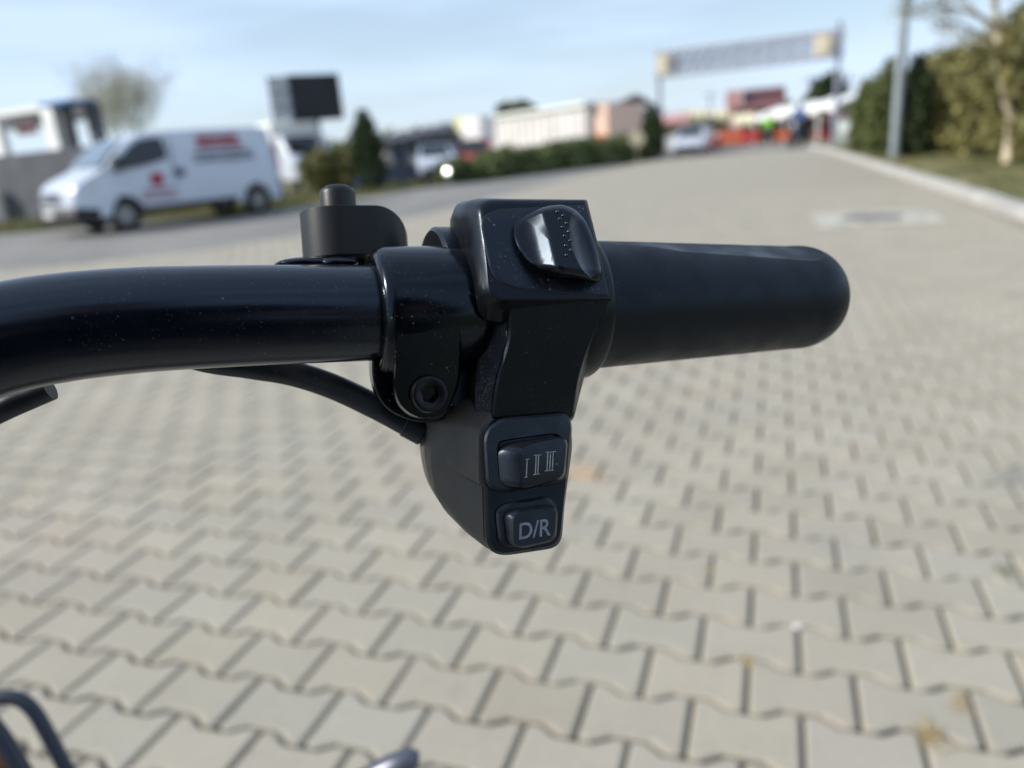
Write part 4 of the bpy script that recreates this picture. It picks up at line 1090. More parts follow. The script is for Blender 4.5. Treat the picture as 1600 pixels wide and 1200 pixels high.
# wire fence before the hedge
fp = [G(1440, 251), G(1494, 258), G(1552, 270), G(1620, 285), G(1720, 308)]
fp = [p*1.10+Vector((.25, 0, 0)) for p in fp]
t = thing('wire_fence', 'green wire mesh fence on slim posts before the right-hand hedge', 'fence', fp[0])
for p in fp:
    mb = MB(); q = p-fp[0]; mb.box(q+upz(.85), (.07, .07, 1.75)); mb.build('post', M['fence'] if p is not fp[1] else M['pole'], t, bevel=.005)
for a, b_ in zip(fp[:-1], fp[1:]):
    mb = MB(); a, b_ = a-fp[0], b_-fp[0]
    for k in range(9): mb.tube([a+upz(.15+k*.18), b_+upz(.15+k*.18)], .004, 4)
    n = int((b_-a).length/.2)
    for k in range(1, n): q = a.lerp(b_, k/n); mb.tube([q+upz(.12), q+upz(1.62)], .003, 4)
    mb.build('mesh_panel', M['fence'], t)

# ------------------------------------------------------------------ gantry over the road
gr_ = G(1303, 234); gl = G(1032, 246)
hr, hl_ = hgt(gr_, 1309, 48), hgt(gl, 1034, 82)
t = thing('overhead_gantry', 'grey lattice gantry spanning the road end, with a yellowish panel at each end', 'gantry', gr_)
mb = MB(); L0 = gl-gr_; dirg = L0.normalized()
mb = MB(); mb.tube([(0, 0, -.1), (0, 0, hr+.3)], .075, 14); mb.build('post', M['truss'], t)
mb = MB(); mb.tube([L0+upz(-.1), L0+upz(hl_+.1)], .09, 14); mb.build('post', M['truss'], t)
zb_r = hgt(gr_, 1305, 88); zb_l = hgt(gl, 1036, 120)
mb = MB(); nn = 16; nd = Vector((-dirg.y, dirg.x, 0))
for off in (-.25, .25):
    for f0 in (0, 1):
        a = nd*off+upz(hr if f0 else zb_r); b_ = L0+nd*off+upz(hl_ if f0 else zb_l); mb.tube([a, b_], .04, 8)
    for k in range(nn):
        f, f2 = k/nn, (k+1)/nn
        za, zc = zb_r+(zb_l-zb_r)*f, hr+(hl_-hr)*f2; zd = hr+(hl_-hr)*f; ze = zb_r+(zb_l-zb_r)*f2
        mb.tube([L0*f+nd*off+upz(za), L0*f2+nd*off+upz(zc)], .02, 6); mb.tube([L0*f+nd*off+upz(zd), L0*f2+nd*off+upz(ze)], .02, 6); mb.tube([L0*f+nd*off+upz(za), L0*f+nd*off+upz(zd)], .025, 6)
mb.build('truss', M['truss'], t)
mesh_m = mat('truss_mesh', (.34, .37, .44), .6)
mb = MB()
for k in range(9):
    f = (k+.5)/9*.8+.1; zt = zb_r+(zb_l-zb_r)*f+(.1+.8*0)*(hr-zb_r); 
    mb.tube([L0*f+upz(zb_r+(zb_l-zb_r)*f), L0*f+upz(hr+(hl_-hr)*f)], .03, 5)
for q in (.25, .5, .75):
    mb.tube([L0*.08+upz(zb_r+(hr-zb_r)*q), L0*.93+upz(zb_l+(hl_-zb_l)*q)], .03, 5)
mb.build('truss_mesh', mesh_m, t)
for f0, f1 in ((.02, .095), (.91, .98)):
    mb = MB(); P = [L0*f0+upz(zb_r+(zb_l-zb_r)*f0+.08), L0*f1+upz(zb_r+(zb_l-zb_r)*f1+.08), L0*f1+upz(hr+(hl_-hr)*f1-.08), L0*f0+upz(hr+(hl_-hr)*f0-.08)]
    mb.rings([[p+nd*-.33 for p in P], [p+nd*-.28 for p in P]]); mb.rings([[p+nd*.28 for p in P], [p+nd*.33 for p in P]]); mb.build('yellow_panel', M['yellow'], t)

# ------------------------------------------------------------------ left side
def bx3(mb, g, d1, w0, w1, dep, z0, z1, off=0):
    """box along direction d1 from w0 to w1, dep deep (away), from g"""
    n = Vector((-d1.y, d1.x, 0)); 
    if n.y < 0: n = -n
    q = [g+d1*w0+n*off, g+d1*w1+n*off, g+d1*w1+n*(off+dep), g+d1*w0+n*(off+dep)]
    mb.rings([[Vector((p.x, p.y, z0)) for p in q], [Vector((p.x, p.y, z1)) for p in q]])
# concrete shell at the far left
gb = G(-40, 352)+Vector((-.5, 2.2, 0)); dd = dist_of(gb); gb2 = at(150, 330, dd+1.2); gb2.z = 0
d1 = Vector((.985, -.17, 0)).normalized(); zw = hgt(gb, 30, 240); zt = hgt(gb, 40, 170)
t = thing('concrete_kiosk', 'unfinished grey concrete kiosk with white framed openings above, at the left edge behind the van', 'building', gb, world=True)
t['_world'] = 1
def kpx(px):
    v = RC @ _ray((px, 260)); a_ = v[0]/v[1]                     # x = a*y on the ray; gb + s*d1
    return (a_*gb.y-gb.x)/(d1.x-a_*d1.y)
mb = MB(); bx3(mb, gb, d1, kpx(-160), kpx(64), 1.2, -.1, zw); bx3(mb, gb, d1, kpx(86), kpx(150), .9, -.1, zw); bx3(mb, gb, d1, kpx(64), kpx(86), .9, zw-.95, zw); bx3(mb, gb, d1, kpx(64), kpx(86), .9, -.1, zw-2.0, .3); mb.build('wall', M['concg'], t)
mb = MB(); bx3(mb, gb, d1, kpx(-160), kpx(-134), .25, zw, zt); bx3(mb, gb, d1, kpx(-5), kpx(12), .25, zw, zt, -.003); bx3(mb, gb, d1, kpx(84), kpx(101), .25, zw, zt, -.003); bx3(mb, gb, d1, kpx(-134), kpx(84), .24, zt-.16, zt-.002, -.001); mb.build('white_frame', M['white'], t)
mb = MB(); bx3(mb, gb, d1, kpx(105), kpx(113), .3, zw, zt+.05, .1); bx3(mb, gb, d1, kpx(136), kpx(147), .3, zw, zt-.1, .3); bx3(mb, gb, d1, kpx(-150), kpx(112), .2, zt-.45, zt-.02, .9); bx3(mb, gb, d1, kpx(50), kpx(58), .2, zw, zt-.2, .9); mb.build('grey_column', M['concg'], t)
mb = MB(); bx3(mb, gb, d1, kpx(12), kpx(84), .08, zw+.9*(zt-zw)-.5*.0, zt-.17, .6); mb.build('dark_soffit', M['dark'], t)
mb = MB(); bx3(mb, gb, d1, kpx(60), kpx(80), .08, zw+(zt-zw)*.48, zw+(zt-zw)*.80, .45); bx3(mb, gb, d1, kpx(104), kpx(150), .8, zt-.12, zt-.03, -.4); mb.build('blue_sheet', M['blue'], t)
mb = MB(); bx3(mb, gb, d1, kpx(14), kpx(44), .08, zw+(zt-zw)*.44, zw+(zt-zw)*.72, .5); mb.build('red_sheet', M['pink'], t)
mb = MB(); bx3(mb, gb, d1, kpx(-18), kpx(-2), .35, -.1, zw*.55, -.6); tag(mb.build('white_post', M['white']), 'short white post standing at the very left edge before the kiosk', 'post')

# pale leafless tree behind the van
g = G(218, 300); g = Vector((g.x*1.35, g.y*1.35, 0)); h = hgt(g, 215, 96)
twig_tree(g, h, 1.0, M['bare'], 'pale leafless tree with a rounded crown rising behind the van roof', 12, r0=.14, depth=6, n0=6)
tr = [o for o in C.objects if o.name.startswith('bare_tree')][0]; pxm = dist_of(g)/1200
foliage('crown', M['pale'], tr, [((-8*pxm, 0, h*.80), (58*pxm, 50*pxm, 34*pxm)), ((-46*pxm, 0, h*.69), (42*pxm, 38*pxm, 28*pxm)), ((34*pxm, 0, h*.73), (42*pxm, 38*pxm, 36*pxm)), ((-6*pxm, 0, h*.60), (62*pxm, 46*pxm, 40*pxm))], 12500, .062, 9, shell=.1)
# lorry behind the van
g0 = G(475, 296); dd = dist_of(g0)+1.5; g0 = at(458, 240, dd); g0.z = 0
t = thing('white_lorry', 'white lorry with a tall bright cab roof, parked behind the rear of the van', 'lorry', g0, math.radians(-35))
zt2 = hgt(g0, 455, 190); print('lorry', zt2, dd)
mb = MB(); mb.box((0, -.1, zt2*.5+.25), (1.5, 1.9, zt2-.5)); mb.build('cargo_box', M['white'], t, bevel=.12, seg=4)
cab = [(-.7, .35), (-.7, zt2*.80), (-1.15, zt2*.78), (-1.75, zt2*.50), (-2.2, zt2*.42), (-2.3, .35)]
mb = MB(); mb.rings([[Vector((-x, y, z)) for x, z in cab] for y in (-.9, .85)]); mb.build('cab', M['vanwhite'], t, bevel=.08, seg=3)
mb = MB(); P = [Vector((1.17, y, zt2*.765)) for y in (-.75, .7)]+[Vector((1.72, y, zt2*.52)) for y in (.7, -.75)]; mb.rings([[p+Vector((.03, 0, .03)) for p in P], P]); mb.build('windscreen', M['glassd'], t)
mb = MB(); mb.box((0.2, -.1, .55), (4.2, 1.3, .2)); mb.build('chassis', M['blackpl'], t)
for s_ in (-1.7, .3):
    for sg in (1, -1): wheel_part(t, s_, sg*.72, .36, .22, sg)
mb = MB(); mb.box((-.5, -1.08, zt2*.5), (.5, .12, zt2*.62)); mb.build('rust_panel', mat('rust_brown', (.16, .05, .03), .8, var=.3), t, bevel=.02)

# billboard
g = at(506, 250, 30.); g.z = 0; zb1, zt1 = hgt(g, 506, 187), hgt(g, 506, 115)
t = thing('billboard', 'dark billboard with a pale side panel, on a tall post above the lorry', 'billboard', g, math.radians(14)+math.atan2(g.y, g.x)-math.pi/2)
pw = 30/1200.
mb = MB(); mb.box((.02, 0, (zb1+zt1)/2), (72*pw*1.02, .35, zt1-zb1)); mb.build('dark_panel', M['screen'], t, bevel=.03)
mb = MB()
for k in range(5): mb.box((.02, -.22, zb1+(zt1-zb1)*(k+.5)/5), (70*pw, .06, .05))
mb.build('panel_ribs', M['blackpl'], t)
mb = MB(); w2 = 26*pw; cx_ = -51*pw
mb.box((cx_, 0, (zb1+zt1)/2), (w2*.90, .06, (zt1-zb1)*.90)); mb.build('pale_panel', M['greyw'], t)
mb = MB()
for k in range(4): mb.box((cx_, -.1, zb1+.1+(zt1-zb1-.2)*k/3), (w2*1.1, .08, .06))
for k in range(3): mb.box((cx_-w2*.5+w2*.5*k, -.1, (zb1+zt1)/2), (.06, .09, zt1-zb1)); 
mb.build('panel_frame', M['truss'], t)
mb = MB(); mb.tube([(0, .1, -.1), (0, .1, zb1)], .09, 12); mb.build('post', M['truss'], t)

# low wall, ochre hedge and thuja on the left
w0, w1 = G(470, 300)+Vector((-.6, 1.5, 0)), G(690, 280)+Vector((-.6, 1.2, 0)); d1 = (w1-w0).normalized()
t = w0.copy(); mb = MB(); bx3(mb, Vector((0, 0, 0)), d1, 0, (w1-w0).length, .2, -.1, .55); bx3(mb, Vector((0, 0, 0)), d1, -.03, (w1-w0).length+.03, .28, .55, .61, -.04)
o = mb.build('low_wall', M['concg'], bevel=.01); o.location = w0; tag(o, 'low grey wall along the far side of the road, right of the lorry', 'wall')
g = at(533, 258, 25.); g.z = 0; bush(g, 2.0, 1.4, hgt(g, 533, 216), .45, M['ochre'], 'ochre-green bush between the lorry and the pointed thuja', 61, 'bush', 'ochre_bush', 4200, .09)
g = at(577, 262, 24.); g.z = 0; conifer(g, hgt(g, 574, 172), .50, M['thuja2'], 'solitary pointed dark thuja on the left, right of the billboard', 62, None, n=6000)
# kerb-side dark rail below the wall
mb = MB(); a = G(560, 302)+upz(.0); b_ = G(668, 291)
for q in (0, .33, .66, 1): mb.box(a.lerp(b_, q)-a+upz(.18), (.08, .08, .5))
mb.tube([upz(.36), b_-a+upz(.36)], .06, 10); o = mb.build('guard_rail', M['navy']); o.location = a; tag(o, 'short dark guard rail at the road edge below the low wall', 'rail')

# dark open shed, white car, red car
def at0(px, dist): p = at(px, 240, dist); p.z = 0; return p
g = at0(652, 34.); t = thing('open_shed', 'long low shed with a dark roof on posts, behind the white car on the left', 'shed', g, math.atan2(g.y, g.x)-math.pi/2+.05)
zr = hgt(g, 650, 212); mpx = 34/1200.
mb = MB(); mb.rings([[Vector(p) for p in ((-58*mpx, -1, zr-.42), (58*mpx, -1, zr-.1), (64*mpx, 2, zr+.30), (-58*mpx, 2, zr-.05))], [Vector(p) for p in ((-58*mpx, -1, zr-.25), (58*mpx, -1, zr+.12), (64*mpx, 2, zr+.48), (-58*mpx, 2, zr+.12))]]); mb.build('roof', M['roofg'], t)
for k in range(7):
    mb = MB(); mb.box(((-54+18*k)*mpx, -.8, (zr-.2)/2), (.12, .12, zr-.2)); mb.build('post', M['truss'], t)
mb = MB(); mb.box((0, 1.8, zr*.45), (112*mpx, .1, zr*.9)); mb.build('back_wall', mat('shed_wall', (.10, .10, .11), .8, var=.4, vscale=1.5), t)
for k, m_ in enumerate(('offwhite', 'navy', 'offwhite', 'pink', 'concg')):
    mb = MB(); mb.box(((-44+20*k)*mpx, .8, .45+.1*(k % 2)), (.42, .4, .9+.2*(k % 2))); mb.box(((-44+20*k)*mpx, .8, 1.0+.2*(k % 2)), (.30, .3, .25)); o = mb.build('garden_statue', M[m_], bevel=.08, seg=3)
    o.location = t.location; o.rotation_euler = t.rotation_euler
    tag(o, ['first pale garden ornament from the left under the dark shed roof', 'dark blue garden ornament under the shed roof, between two pale ones', 'second pale garden ornament, in the middle under the shed roof', 'pinkish garden ornament under the right part of the shed roof', 'grey garden ornament at the right end under the shed roof'][k], 'ornament', 'garden ornaments under the shed')
g = at0(672, 27.); g1 = G(690, 280)
make_car(at0(684, 29.), math.radians(-62), M['vanwhite'], 'white car behind the added glint reflector, left of the red car behind the road', .85, 'cars left of the long wall')
g = at0(736, 33.); make_car(g, math.radians(-76), M['red'], 'red car parked below the left end of the long white wall', .92, 'cars left of the long wall')
# added reflector, turned to throw the sun's glint by the white car
ggp = at(698, 267, 23.6)
vv = (CP-ggp).normalized(); hv = (vv+sd).normalized(); ax = hv.cross(Vector((0, 0, 1))).normalized(); ay = hv.cross(ax)
mb = MB(); RC_ = 1.4
mb.rings([[ggp+(ax*math.cos(2*math.pi*k/28)+ay*math.sin(2*math.pi*k/28))*q+hv*(math.sqrt(RC_**2-q*q)-RC_) for k in range(28)] for q in (.004, .03, .06, .09, .12)])
mb.tube([ggp-hv*.02, Vector((ggp.x, ggp.y, -.1))], .012, 8)
mb.v = [tuple(Vector(v)-Vector((ggp.x, ggp.y, 0))) for v in mb.v]
o = mb.build('glint_reflector', mat('mirror_chrome', (.95, .95, .95), .04, metal=1), smooth=30); o.location = (ggp.x, ggp.y, 0); tag(o, 'small round convex reflector added for the white glint in front of the white car', 'mirror')

# tall white building end, long white hall, peach end, grey-roofed house
def block(name, label, cat, px0, px1, dist, pyt, m, dep=5, roof=None, rr_=.0, wins=(), part='wall'):
    g = at0((px0+px1)/2, dist); ang = math.atan2(g.y, g.x)-math.pi/2+rr_
    t = thing(name, label, cat, g, ang); w_ = (px1-px0)/1200*dist/ max(.8, math.cos(rr_)); z = hgt(g, (px0+px1)/2, pyt)
    mb = MB(); mb.box((0, dep/2, z/2-.05), (w_, dep, z+.1)); mb.build(part, m, t)
    for (fx, fz, ww, wh, mm_) in wins:
        mb = MB(); mb.box((fx*w_, -.02, fz*z), (ww, .08, wh)); mb.build('window', mm_, t)
    return t, w_, z
t, w_, z = block('white_sign_tower', 'bright white tower block with a yellow corner, left end of the long white hall', 'building', 722, 752, 37., 182, M['white'], 1.2, rr_=-.62)
mb = MB(); mb.box((-w_*.55, .6, z-.25), (.5, 1.0, .6)); mb.build('yellow_corner', mat('yellow_paint', (.60, .60, .05), .6), t)
mb = MB(); mb.box((-w_*.7, .2, z*.45), (.5, .8, z*.5)); mb.build('dark_door', M['dark'], t)
# long hall: nearer towards the right
ga, gb_ = at0(752, 48.), at0(918, 37.); za, zb_ = hgt(ga, 750, 189), hgt(gb_, 918, 165)
t = thing('long_white_hall', 'long low white hall with a flat roof, above the green hedge', 'building', ga)
L1 = gb_-ga; d1 = L1.normalized(); n1 = Vector((-d1.y, d1.x, 0)); q = [Vector((0, 0, 0)), L1, L1+n1*1.4, n1*1.4]
zz = [za, zb_, zb_, za]; mb = MB(); mb.rings([[Vector((p.x, p.y, -.1)) for p in q], [Vector((p.x, p.y, z)) for p, z in zip(q, zz)]]); mb.build('wall', M['offwhite'], t)
q = [d1*-.2-n1*.2, L1+d1*.2-n1*.2, L1+d1*.2+n1*1.6, d1*-.2+n1*1.6]; mb = MB(); mb.rings([[Vector((p.x, p.y, z+.004)) for p, z in zip(q, zz)], [Vector((p.x, p.y, z+.16)) for p, z in zip(q, zz)]]); mb.build('roof', M['greyw'], t)
for k in range(14):
    mb = MB(); p = L1*((k+.7)/14.4)-n1*.03; z = za+(zb_-za)*(k+.7)/14.4; mb.box(p+upz(z*.5), (.06, .06, z*.98), rz=math.atan2(d1.y, d1.x)); mb.build('panel_rib', M['offwhite'], t)
t, w_, z = block('peach_building', 'small peach-coloured building at the right end of the long white hall', 'building', 918, 950, 37., 164, M['peach'], 3, rr_=-.6)
mb = MB(); mb.box((0, -.03, z*.12+.6), (w_*.8, .1, .5)); mb.build('orange_band', M['orange'], t)
t, w_, z = block('grey_roofed_house', 'pale house with a dark grey gabled roof and a round white sign', 'house', 950, 1022, 40., 172, M['offwhite'], 2.2, rr_=-.12, wins=((-.30, .60, .7, .9, M['navy']), (-.42, .6, .3, 1.6, M['greyw'])))
zr = hgt(t.location, 985, 148)
mb = MB(); mb.rings([[Vector((x*w_, -.6, zz_)) for x, zz_ in ((-.72, z-.05), (.15, zr), (.62, z-.1), (.55, z-.25), (.12, zr-.3), (-.66, z-.2))], [Vector((x*w_, 2.8, zz_)) for x, zz_ in ((-.72, z-.05), (.15, zr), (.62, z-.1), (.55, z-.25), (.12, zr-.3), (-.66, z-.2))]]); mb.build('roof', M['roofg'], t)
mb = MB(); mb.disc((-.02*w_, -.25, hgt(t.location, 985, 181)), (0, 1, 0), .62, .12, 28); mb.build('round_sign', M['white'], t)
# tree behind the hall
g = at0(812, 62.); broad_tree(g, hgt(g, 812, 153), 2.0, M['green'], 'low round tree top showing above the long white hall', 71, leaf=.2)
# green hedge in front of the hall, in sections
hx = [(716, 758, 279, 244, 25.6), (758, 800, 272, 230, 26.6), (800, 842, 268, 223, 27.6), (842, 884, 262, 218, 28.7), (884, 926, 257, 213, 29.8), (926, 968, 251, 209, 31.), (966, 1008, 247, 205, 32.2)]
for i, (xa, xb, pb, pt, dd) in enumerate(hx):
    g = at0((xa+xb)/2, dd); h = hgt(g, (xa+xb)/2, pt); ws_ = (xb-xa)/1200*dd*1.5
    bush(g, ws_+.8, 1.2, h, math.radians(60), M['green'], ['lowest hedge section, next to the red car', 'second hedge section from the red car', 'third hedge section from the red car, below the round tree top', 'middle hedge section below the long white hall', 'hedge section below the right half of the long hall', 'hedge section below the peach building', 'last hedge section, touching the dark thuja by the gantry'][i], 80+i, 'hedge', 'clipped_hedge', 2600, .10, 'hedge sections in front of the white hall')
g = at0(1020, 32.6); conifer(g, hgt(g, 1020, 166), .52, M['thuja2'], 'dark thuja at the foot of the left gantry post', 90, None, n=5000)
mb = MB(); g = at0(995, 31.); mb.disc((0, 0, hgt(g, 995, 217)), (.3, -1, 0), .30, .05, 24); mb.tube([(0, 0, -.1), (0, .04, hgt(g, 995, 217))], .03, 8); o = mb.build('round_road_sign', M['cream']); o.location = g; tag(o, 'pale round road sign before the hedge, left of the dark thuja', 'sign')

# ------------------------------------------------------------------ market at the road end
g = at0(1062, 33.5); make_car(Vector((g.x+.3, g.y, 0)), math.radians(-92), M['vanwhite'], 'white hatchback coming round the bend below the left gantry post', .78, 'cars at the road end')
g = at0(1092, 38.); make_car(g, math.radians(-98), M['red'], 'small red car right of the white hatchback at the road end', .62, 'cars at the road end')
def stall(px, dist, pyt, wpx, mc_, label, goods):
    g = at0(px, dist); t = thing('market_stall', label, 'market stall', g, math.atan2(g.y, g.x)-math.pi/2, 'market stalls at the road end'); w_ = wpx/1200*dist; z = hgt(g, px, pyt)
    mb = MB(); n = 10
    rows = [[Vector((x*w_/2, y, z-.35*abs(y/1.1)-.06*math.cos(x*9))) for x in [-1+2*k/n for k in range(n+1)]] for y in (-1.1, -.55, 0, .55, 1.1)]
    rows = [[p+upz(-.28) for p in rows[0]]]+rows+[[p+upz(-.28) for p in rows[-1]]]
    mb.add([p for r in rows for p in r], [(j*(n+1)+k, j*(n+1)+k+1, (j+1)*(n+1)+k+1, (j+1)*(n+1)+k) for j in range(len(rows)-1) for k in range(n)]); o = mb.build('canopy', mc_, t, smooth=60)
    for x in (-.46, .46):
        for y in (-.95, .95): mb = MB(); mb.tube([(x*w_, y, -.1), (x*w_, y, z-.36)], .03, 8); mb.build('post', M['truss'], t)
    mb = MB(); mb.box((0, -.6, .42), (w_*.88, .8, .84)); mb.build('counter', goods, t, bevel=.03)
    return t
stall(1052, 46., 178, 44, M['pink'], 'market stall with a pinkish-red canopy, nearest the left gantry post', M['offwhite'])
stall(1083, 47., 172, 30, M['cream'], 'cream stall between the pinkish-red stall and the next cream one', M['yellow'])
stall(1118, 48., 172, 34, M['cream'], 'second cream stall from the pinkish-red one', M['cream'])
stall(1160, 47., 178, 30, mat('bright_cream', (.80, .72, .50), .7), 'brightest cream stall, directly before the maroon-roofed house', M['maroon'])
stall(1305, 46., 176, 52, M['maroon'], 'dark maroon stall right of the motorcyclist', M['maroon'])
# orange barriers
for i, (px, lab) in enumerate(((1092, 'darkest red cloth barrier, left end of the row'), (1118, 'orange cloth barrier, second of the row'), (1144, 'orange cloth barrier before the brightest cream stall'), (1172, 'reddish cloth barrier left of the person in hi-vis'), (1225, 'short orange barrier between the hi-vis person and the motorcyclist'), (1285, 'red barrier right of the motorcyclist'))):
    g = at0(px, 42.-i*.35); mb = MB(); w_ = 27/1200*41; z = hgt(g, px, 202+(i == 0)*4); mb.box((0, 0, z*.56), (w_, .06, z*.72), tilt=Matrix.Rotation(.03*(i-2), 3, 'Y'))
    for x in (-.45, .45): mb.tube([(x*w_, 0, -.1), (x*w_, 0, z)], .03, 8)
    o = mb.build('cloth_barrier', M['orange'] if i in (1, 2, 4) else M['red'], bevel=.01); o.location = g; tag(o, lab, 'barrier', 'cloth barriers along the market')
# dark goods sheds behind
t, w_, z = block('maroon_shed', 'dark maroon market shed behind the hi-vis person', 'shed', 1160, 1262, 50., 187, M['maroon'], 3)
mb = MB(); mb.box((0, .5, z+.06), (w_+.4, 4.2, .12)); mb.build('roof', M['pink'], t)
# house with the maroon roof
t, w_, z = block('maroon_roofed_house', 'pinkish house with a dark maroon roof in the middle of the market', 'house', 1142, 1216, 62., 163, M['pink'], 6, wins=((-.3, .75, .8, .8, M['glassd']), (.1, .75, .8, .8, M['glassd'])))
zr = hgt(t.location, 1180, 138); mb = MB(); mb.rings([[Vector((x*w_, y, zz_)) for y, zz_ in ((-.5, z-.4), (3, zr+.1), (6.5, z-.4), (3, z-.1))] for x in (-.25, .58)]); mb.build('roof', M['roofr'], t)
mb = MB(); mb.box((-.42*w_, 1.2, (z+zr)/2-.1), (w_*.3, 2.4, zr-z+.2)); mb.build('gable', M['pink'], t)
# long white canopy
ga, gb_ = at0(1214, 44.), at0(1345, 38.); t = thing('white_canopy', 'long white market canopy on poles, right of the maroon-roofed house', 'canopy', ga)
L1 = gb_-ga; za, zb_ = hgt(ga, 1205, 170), hgt(gb_, 1345, 146); d1 = L1.normalized(); n1 = Vector((-d1.y, d1.x, 0))
mb = MB(); N_ = 24; rows = []
for k in range(N_+1):
    f = k/N_; p = L1*f; z = za+(zb_-za)*f+.10*math.sin(k*1.3); rows.append([p-n1*1.6+upz(z-.60), p-n1*1.6+upz(z-.40), p+upz(z), p+n1*1.6+upz(z-.45)])
mb.add([p for r in rows for p in r], [(j*4+k, j*4+k+1, (j+1)*4+k+1, (j+1)*4+k) for j in range(N_) for k in range(3)]); mb.build('canopy', M['white'], t, smooth=60)
for k in range(6):
    for s_ in (-1.5, 1.5): mb = MB(); p = L1*(k/5)+n1*s_; mb.tube([p-upz(.1), p+upz(za+(zb_-za)*k/5-.45)], .04, 8); mb.build('post', M['greyw'], t)
g = at0(1290, 66.); broad_tree(g, hgt(g, 1287, 116), 2.2, M['thuja2'], 'dark round tree rising behind the white canopy', 95, leaf=.2, n=4500)
# small things at the right end of the market
t, w_, z = block('pale_booth', 'small pale greenish booth at the right end of the market', 'booth', 1306, 1336, 36., 186, mat('pale_green', (.42, .46, .40), .7, var=.1), 1.6)
mb = MB(); mb.box((0, -.05, z*.62), (w_*.6, .06, z*.4)); mb.build('window', M['greyw'], t)
for i, (px, h, dd) in enumerate(((1262, 118, 70.), (1110, 142, 70.), (1320, 116, 60.))):
    g = at0(px, dd); z = hgt(g, px, h); mb = MB(); mb.tube([(0, 0, -.1), (0, 0, z)], .09, 8); mb.box((0, 0, z-.4), (1.4, .1, .1)); o = mb.build('utility_pole', M['truss']); o.location = g; tag(o, ['thin pole behind the white canopy, left of the dark round tree', 'thin pole behind the cream stalls', 'thin pole right of the dark round tree'][i], 'pole', 'thin poles behind the market')
# distant low skyline of trees as one mass
def mass(name, pxs, dist, pyt, m, label):
    vols = []; rr = random.Random(len(name))
    for px in range(pxs[0], pxs[1], 14):
        g = at0(px, dist); h = hgt(g, px, pyt+rr.uniform(-3, 5)); vols.append(((g.x, g.y, h*.5), (1.8, 1.8, h*.55)))
    o = foliage(name, m, None, vols, 9000, .45, 5, shell=.5); o['kind'] = 'stuff'; return o
mass('far_wood', (-200, 1320), 95., 0, M['green'], '') if 0 else None
o = foliage('far_wood', M['green'], None, [((at0(px, 110.).x, at0(px, 110.).y, 1.6), (3.4, 3.4, 1.0+1.6*random.Random(px).random())) for px in range(-700, 2100, 22)], 16000, .5, 5); o['kind'] = 'stuff'

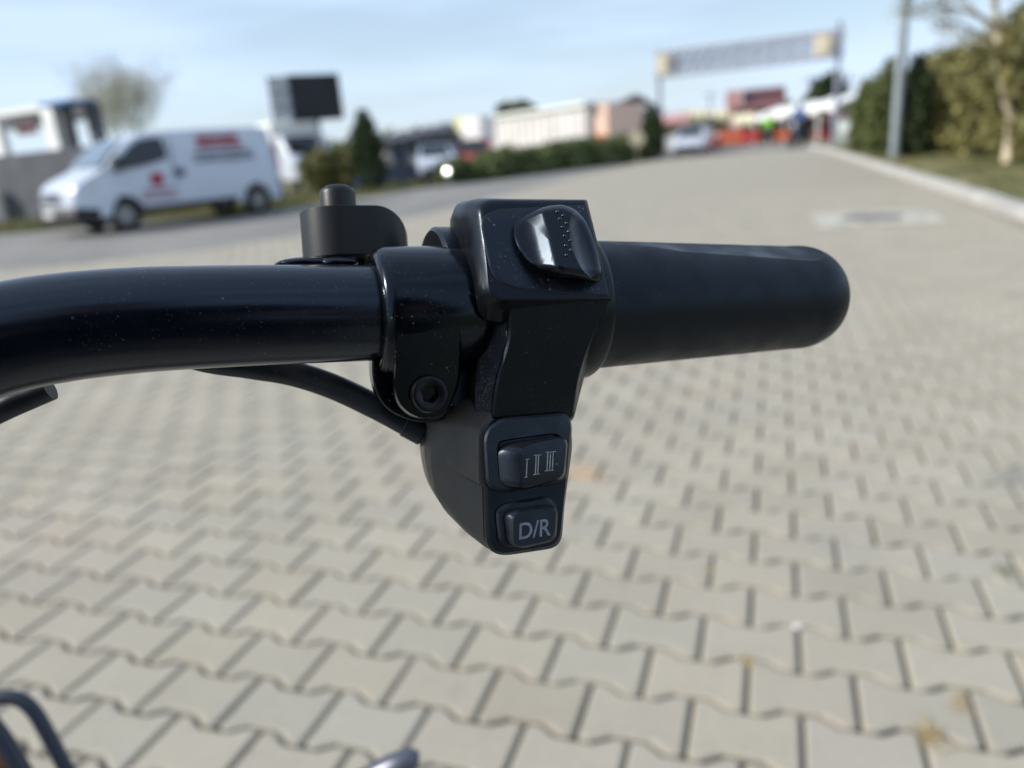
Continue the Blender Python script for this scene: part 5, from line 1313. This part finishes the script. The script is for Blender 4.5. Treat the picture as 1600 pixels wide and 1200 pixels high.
# ------------------------------------------------------------------ people
def person(g, rz, sc, label, top_m, leg_m, pose='stand'):
    t = thing('person', label, 'person', g, rz); t.scale = (sc,)*3
    J = {'pel': (0, 0, .95), 'spi': (0, .01, 1.15), 'che': (0, 0, 1.35), 'nek': (0, 0, 1.50), 'hea': (0, .02, 1.60), 'top': (0, .01, 1.72),
         'shl': (.17, 0, 1.43), 'ell': (.24, .0, 1.16), 'wrl': (.25, .10, .92), 'hal': (.25, .14, .82), 'shr': (-.17, 0, 1.43), 'elr': (-.24, 0, 1.16), 'wrr': (-.25, .10, .92), 'har': (-.25, .14, .82),
         'hil': (.09, 0, .92), 'knl': (.10, .03, .50), 'anl': (.10, -.01, .09), 'tol': (.11, .14, .04), 'hir': (-.09, 0, .92), 'knr': (-.11, .06, .50), 'anr': (-.12, .05, .09), 'tor': (-.13, .20, .04)}
    if pose == 'ride':
        J.update(knl=(.16, .42, .78), anl=(.17, .34, .34), tol=(.17, .50, .28), knr=(-.16, .42, .78), anr=(-.17, .34, .34), tor=(-.17, .50, .28), ell=(.27, .22, 1.18), wrl=(.30, .46, 1.10), hal=(.30, .54, 1.08), elr=(-.27, .22, 1.18), wrr=(-.30, .46, 1.10), har=(-.30, .54, 1.08))
    Rd = dict(pel=.15, spi=.135, che=.16, nek=.06, hea=.10, top=.07, shl=.075, ell=.05, wrl=.035, hal=.035, hil=.10, knl=.065, anl=.045, tol=.035)
    for k in list(Rd):
        if k[-1] == 'l' and k not in ('pel',): Rd[k[:-1]+'r'] = Rd[k]
    E_ = [('pel', 'spi'), ('spi', 'che'), ('che', 'nek'), ('nek', 'hea'), ('hea', 'top')]+[x for s in 'lr' for x in (('che', 'sh'+s), ('sh'+s, 'el'+s), ('el'+s, 'wr'+s), ('wr'+s, 'ha'+s), ('pel', 'hi'+s), ('hi'+s, 'kn'+s), ('kn'+s, 'an'+s), ('an'+s, 'to'+s))]
    def skin(name, edges, m, grow, parent):
        ks = sorted({k for e in edges for k in e}); me = bpy.data.meshes.new(name); me.from_pydata([J[k] for k in ks], [(ks.index(a), ks.index(b_)) for a, b_ in edges], []); o = bpy.data.objects.new(name, me); C.objects.link(o); o.parent = parent
        sm = o.modifiers.new('skin', 'SKIN'); sm.use_smooth_shade = True; su = o.modifiers.new('sub', 'SUBSURF'); su.levels = 1; su.render_levels = 1
        root = 'pel' if 'pel' in ks else ks[0]
        for i, k in enumerate(ks): me.skin_vertices[0].data[i].radius = (Rd[k]+grow,)*2; me.skin_vertices[0].data[i].use_root = k == root
        me.materials.append(m); return o
    if pose == 'shoot': J.update(ell=(.30, .05, 1.12), wrl=(.10, .34, 1.13), hal=(.07, .36, 1.15), elr=(-.30, .05, 1.12), wrr=(-.10, .34, 1.13), har=(-.07, .36, 1.15))
    skin('body', E_, M['skin'], 0, t)
    skin('jacket', [('pel', 'spi'), ('spi', 'che')]+[x for s in 'lr' for x in (('che', 'sh'+s), ('sh'+s, 'el'+s), ('el'+s, 'wr'+s))], top_m, .025, t)
    skin('trousers', [x for s in 'lr' for x in (('pel', 'hi'+s), ('hi'+s, 'kn'+s), ('kn'+s, 'an'+s))], leg_m, .022, t)
    mb = MB(); rs = []
    for q in range(6):
        a = math.pi/2*q/5*.98; rs.append([Vector((.112*math.cos(a)*math.cos(2*math.pi*k/20), .0+.12*math.cos(a)*math.sin(2*math.pi*k/20), 1.64+.14*math.sin(a))) for k in range(20)])
    mb.rings(rs); mb.build('hair' if pose != 'ride' else 'helmet', M['hair'] if pose != 'ride' else M['navy'], t, smooth=60); return t
g = at0(1199, 40.); hz = hgt(g, 1199, 186); person(g, math.radians(170), max(.85, min(1.05, hz/1.75)), 'person in a bright green hi-vis vest standing in the road end before the market', M['vest'], M['trousers'])
g = at0(1247, 33.); g.y += 0; hz = hgt(g, 1247, 172)
person(g+Vector((0, 0, .0)), math.radians(160), 1.0, 'motorcyclist in a blue jacket and dark helmet riding towards the camera', M['jacket'], M['trousers'], 'ride')
t = thing('motorcycle', 'dark motorcycle under the rider in the blue jacket at the road end', 'motorcycle', g, math.radians(160))
mb = MB(); mb.box((0, -.15, .76), (.24, .75, .12)); mb.build('seat', M['blackpl'], t, bevel=.04)
mb = MB(); mb.box((0, .28, .80), (.28, .45, .24)); mb.box((0, .1, .50), (.26, .5, .34)); mb.build('engine_and_tank', M['navy'], t, bevel=.06)
for y, nm in ((.72, 'wheel'), (-.62, 'wheel')):
    mb = MB(); mb.rings([[Vector((w_, y+q*math.cos(2*math.pi*k/28), .3+q*math.sin(2*math.pi*k/28))) for k in range(28)] for q, w_ in ((.2, -.04), (.29, -.05), (.3, 0), (.29, .05), (.2, .04), (.2, -.04))], cap=False); mb.tube([(-.03, y, .3), (.03, y, .3)], .18, 20); mb.build(nm, M['tyre'], t)
mb = MB(); mb.tube([(0, .72, .3), (0, .56, .75), (0, .50, 1.04)], .035, 10); mb.tube([(-.34, .48, 1.08), (0, .52, 1.04), (.34, .48, 1.08)], .018, 8); mb.build('handlebar', M['steel'], t)
mb = MB(); mb.disc((0, .62, .92), (0, 1, 0), .10, .08, 20); mb.build('headlight', M['lamp'], t)

# unseen photographer right behind the camera, added to darken the black fronts
pb = CP+Vector((-fh.x, -fh.y, 0))*.47+Vector((fh.y, -fh.x, 0))*.05; pb.z = 0
person(pb, math.atan2(fh.y, fh.x)-math.pi/2+.10, 1.0, 'unseen photographer in a dark jacket, added behind the camera to shade the scooter', mat('dark_jacket', (.010, .011, .014), .8), M['trousers'], 'shoot')
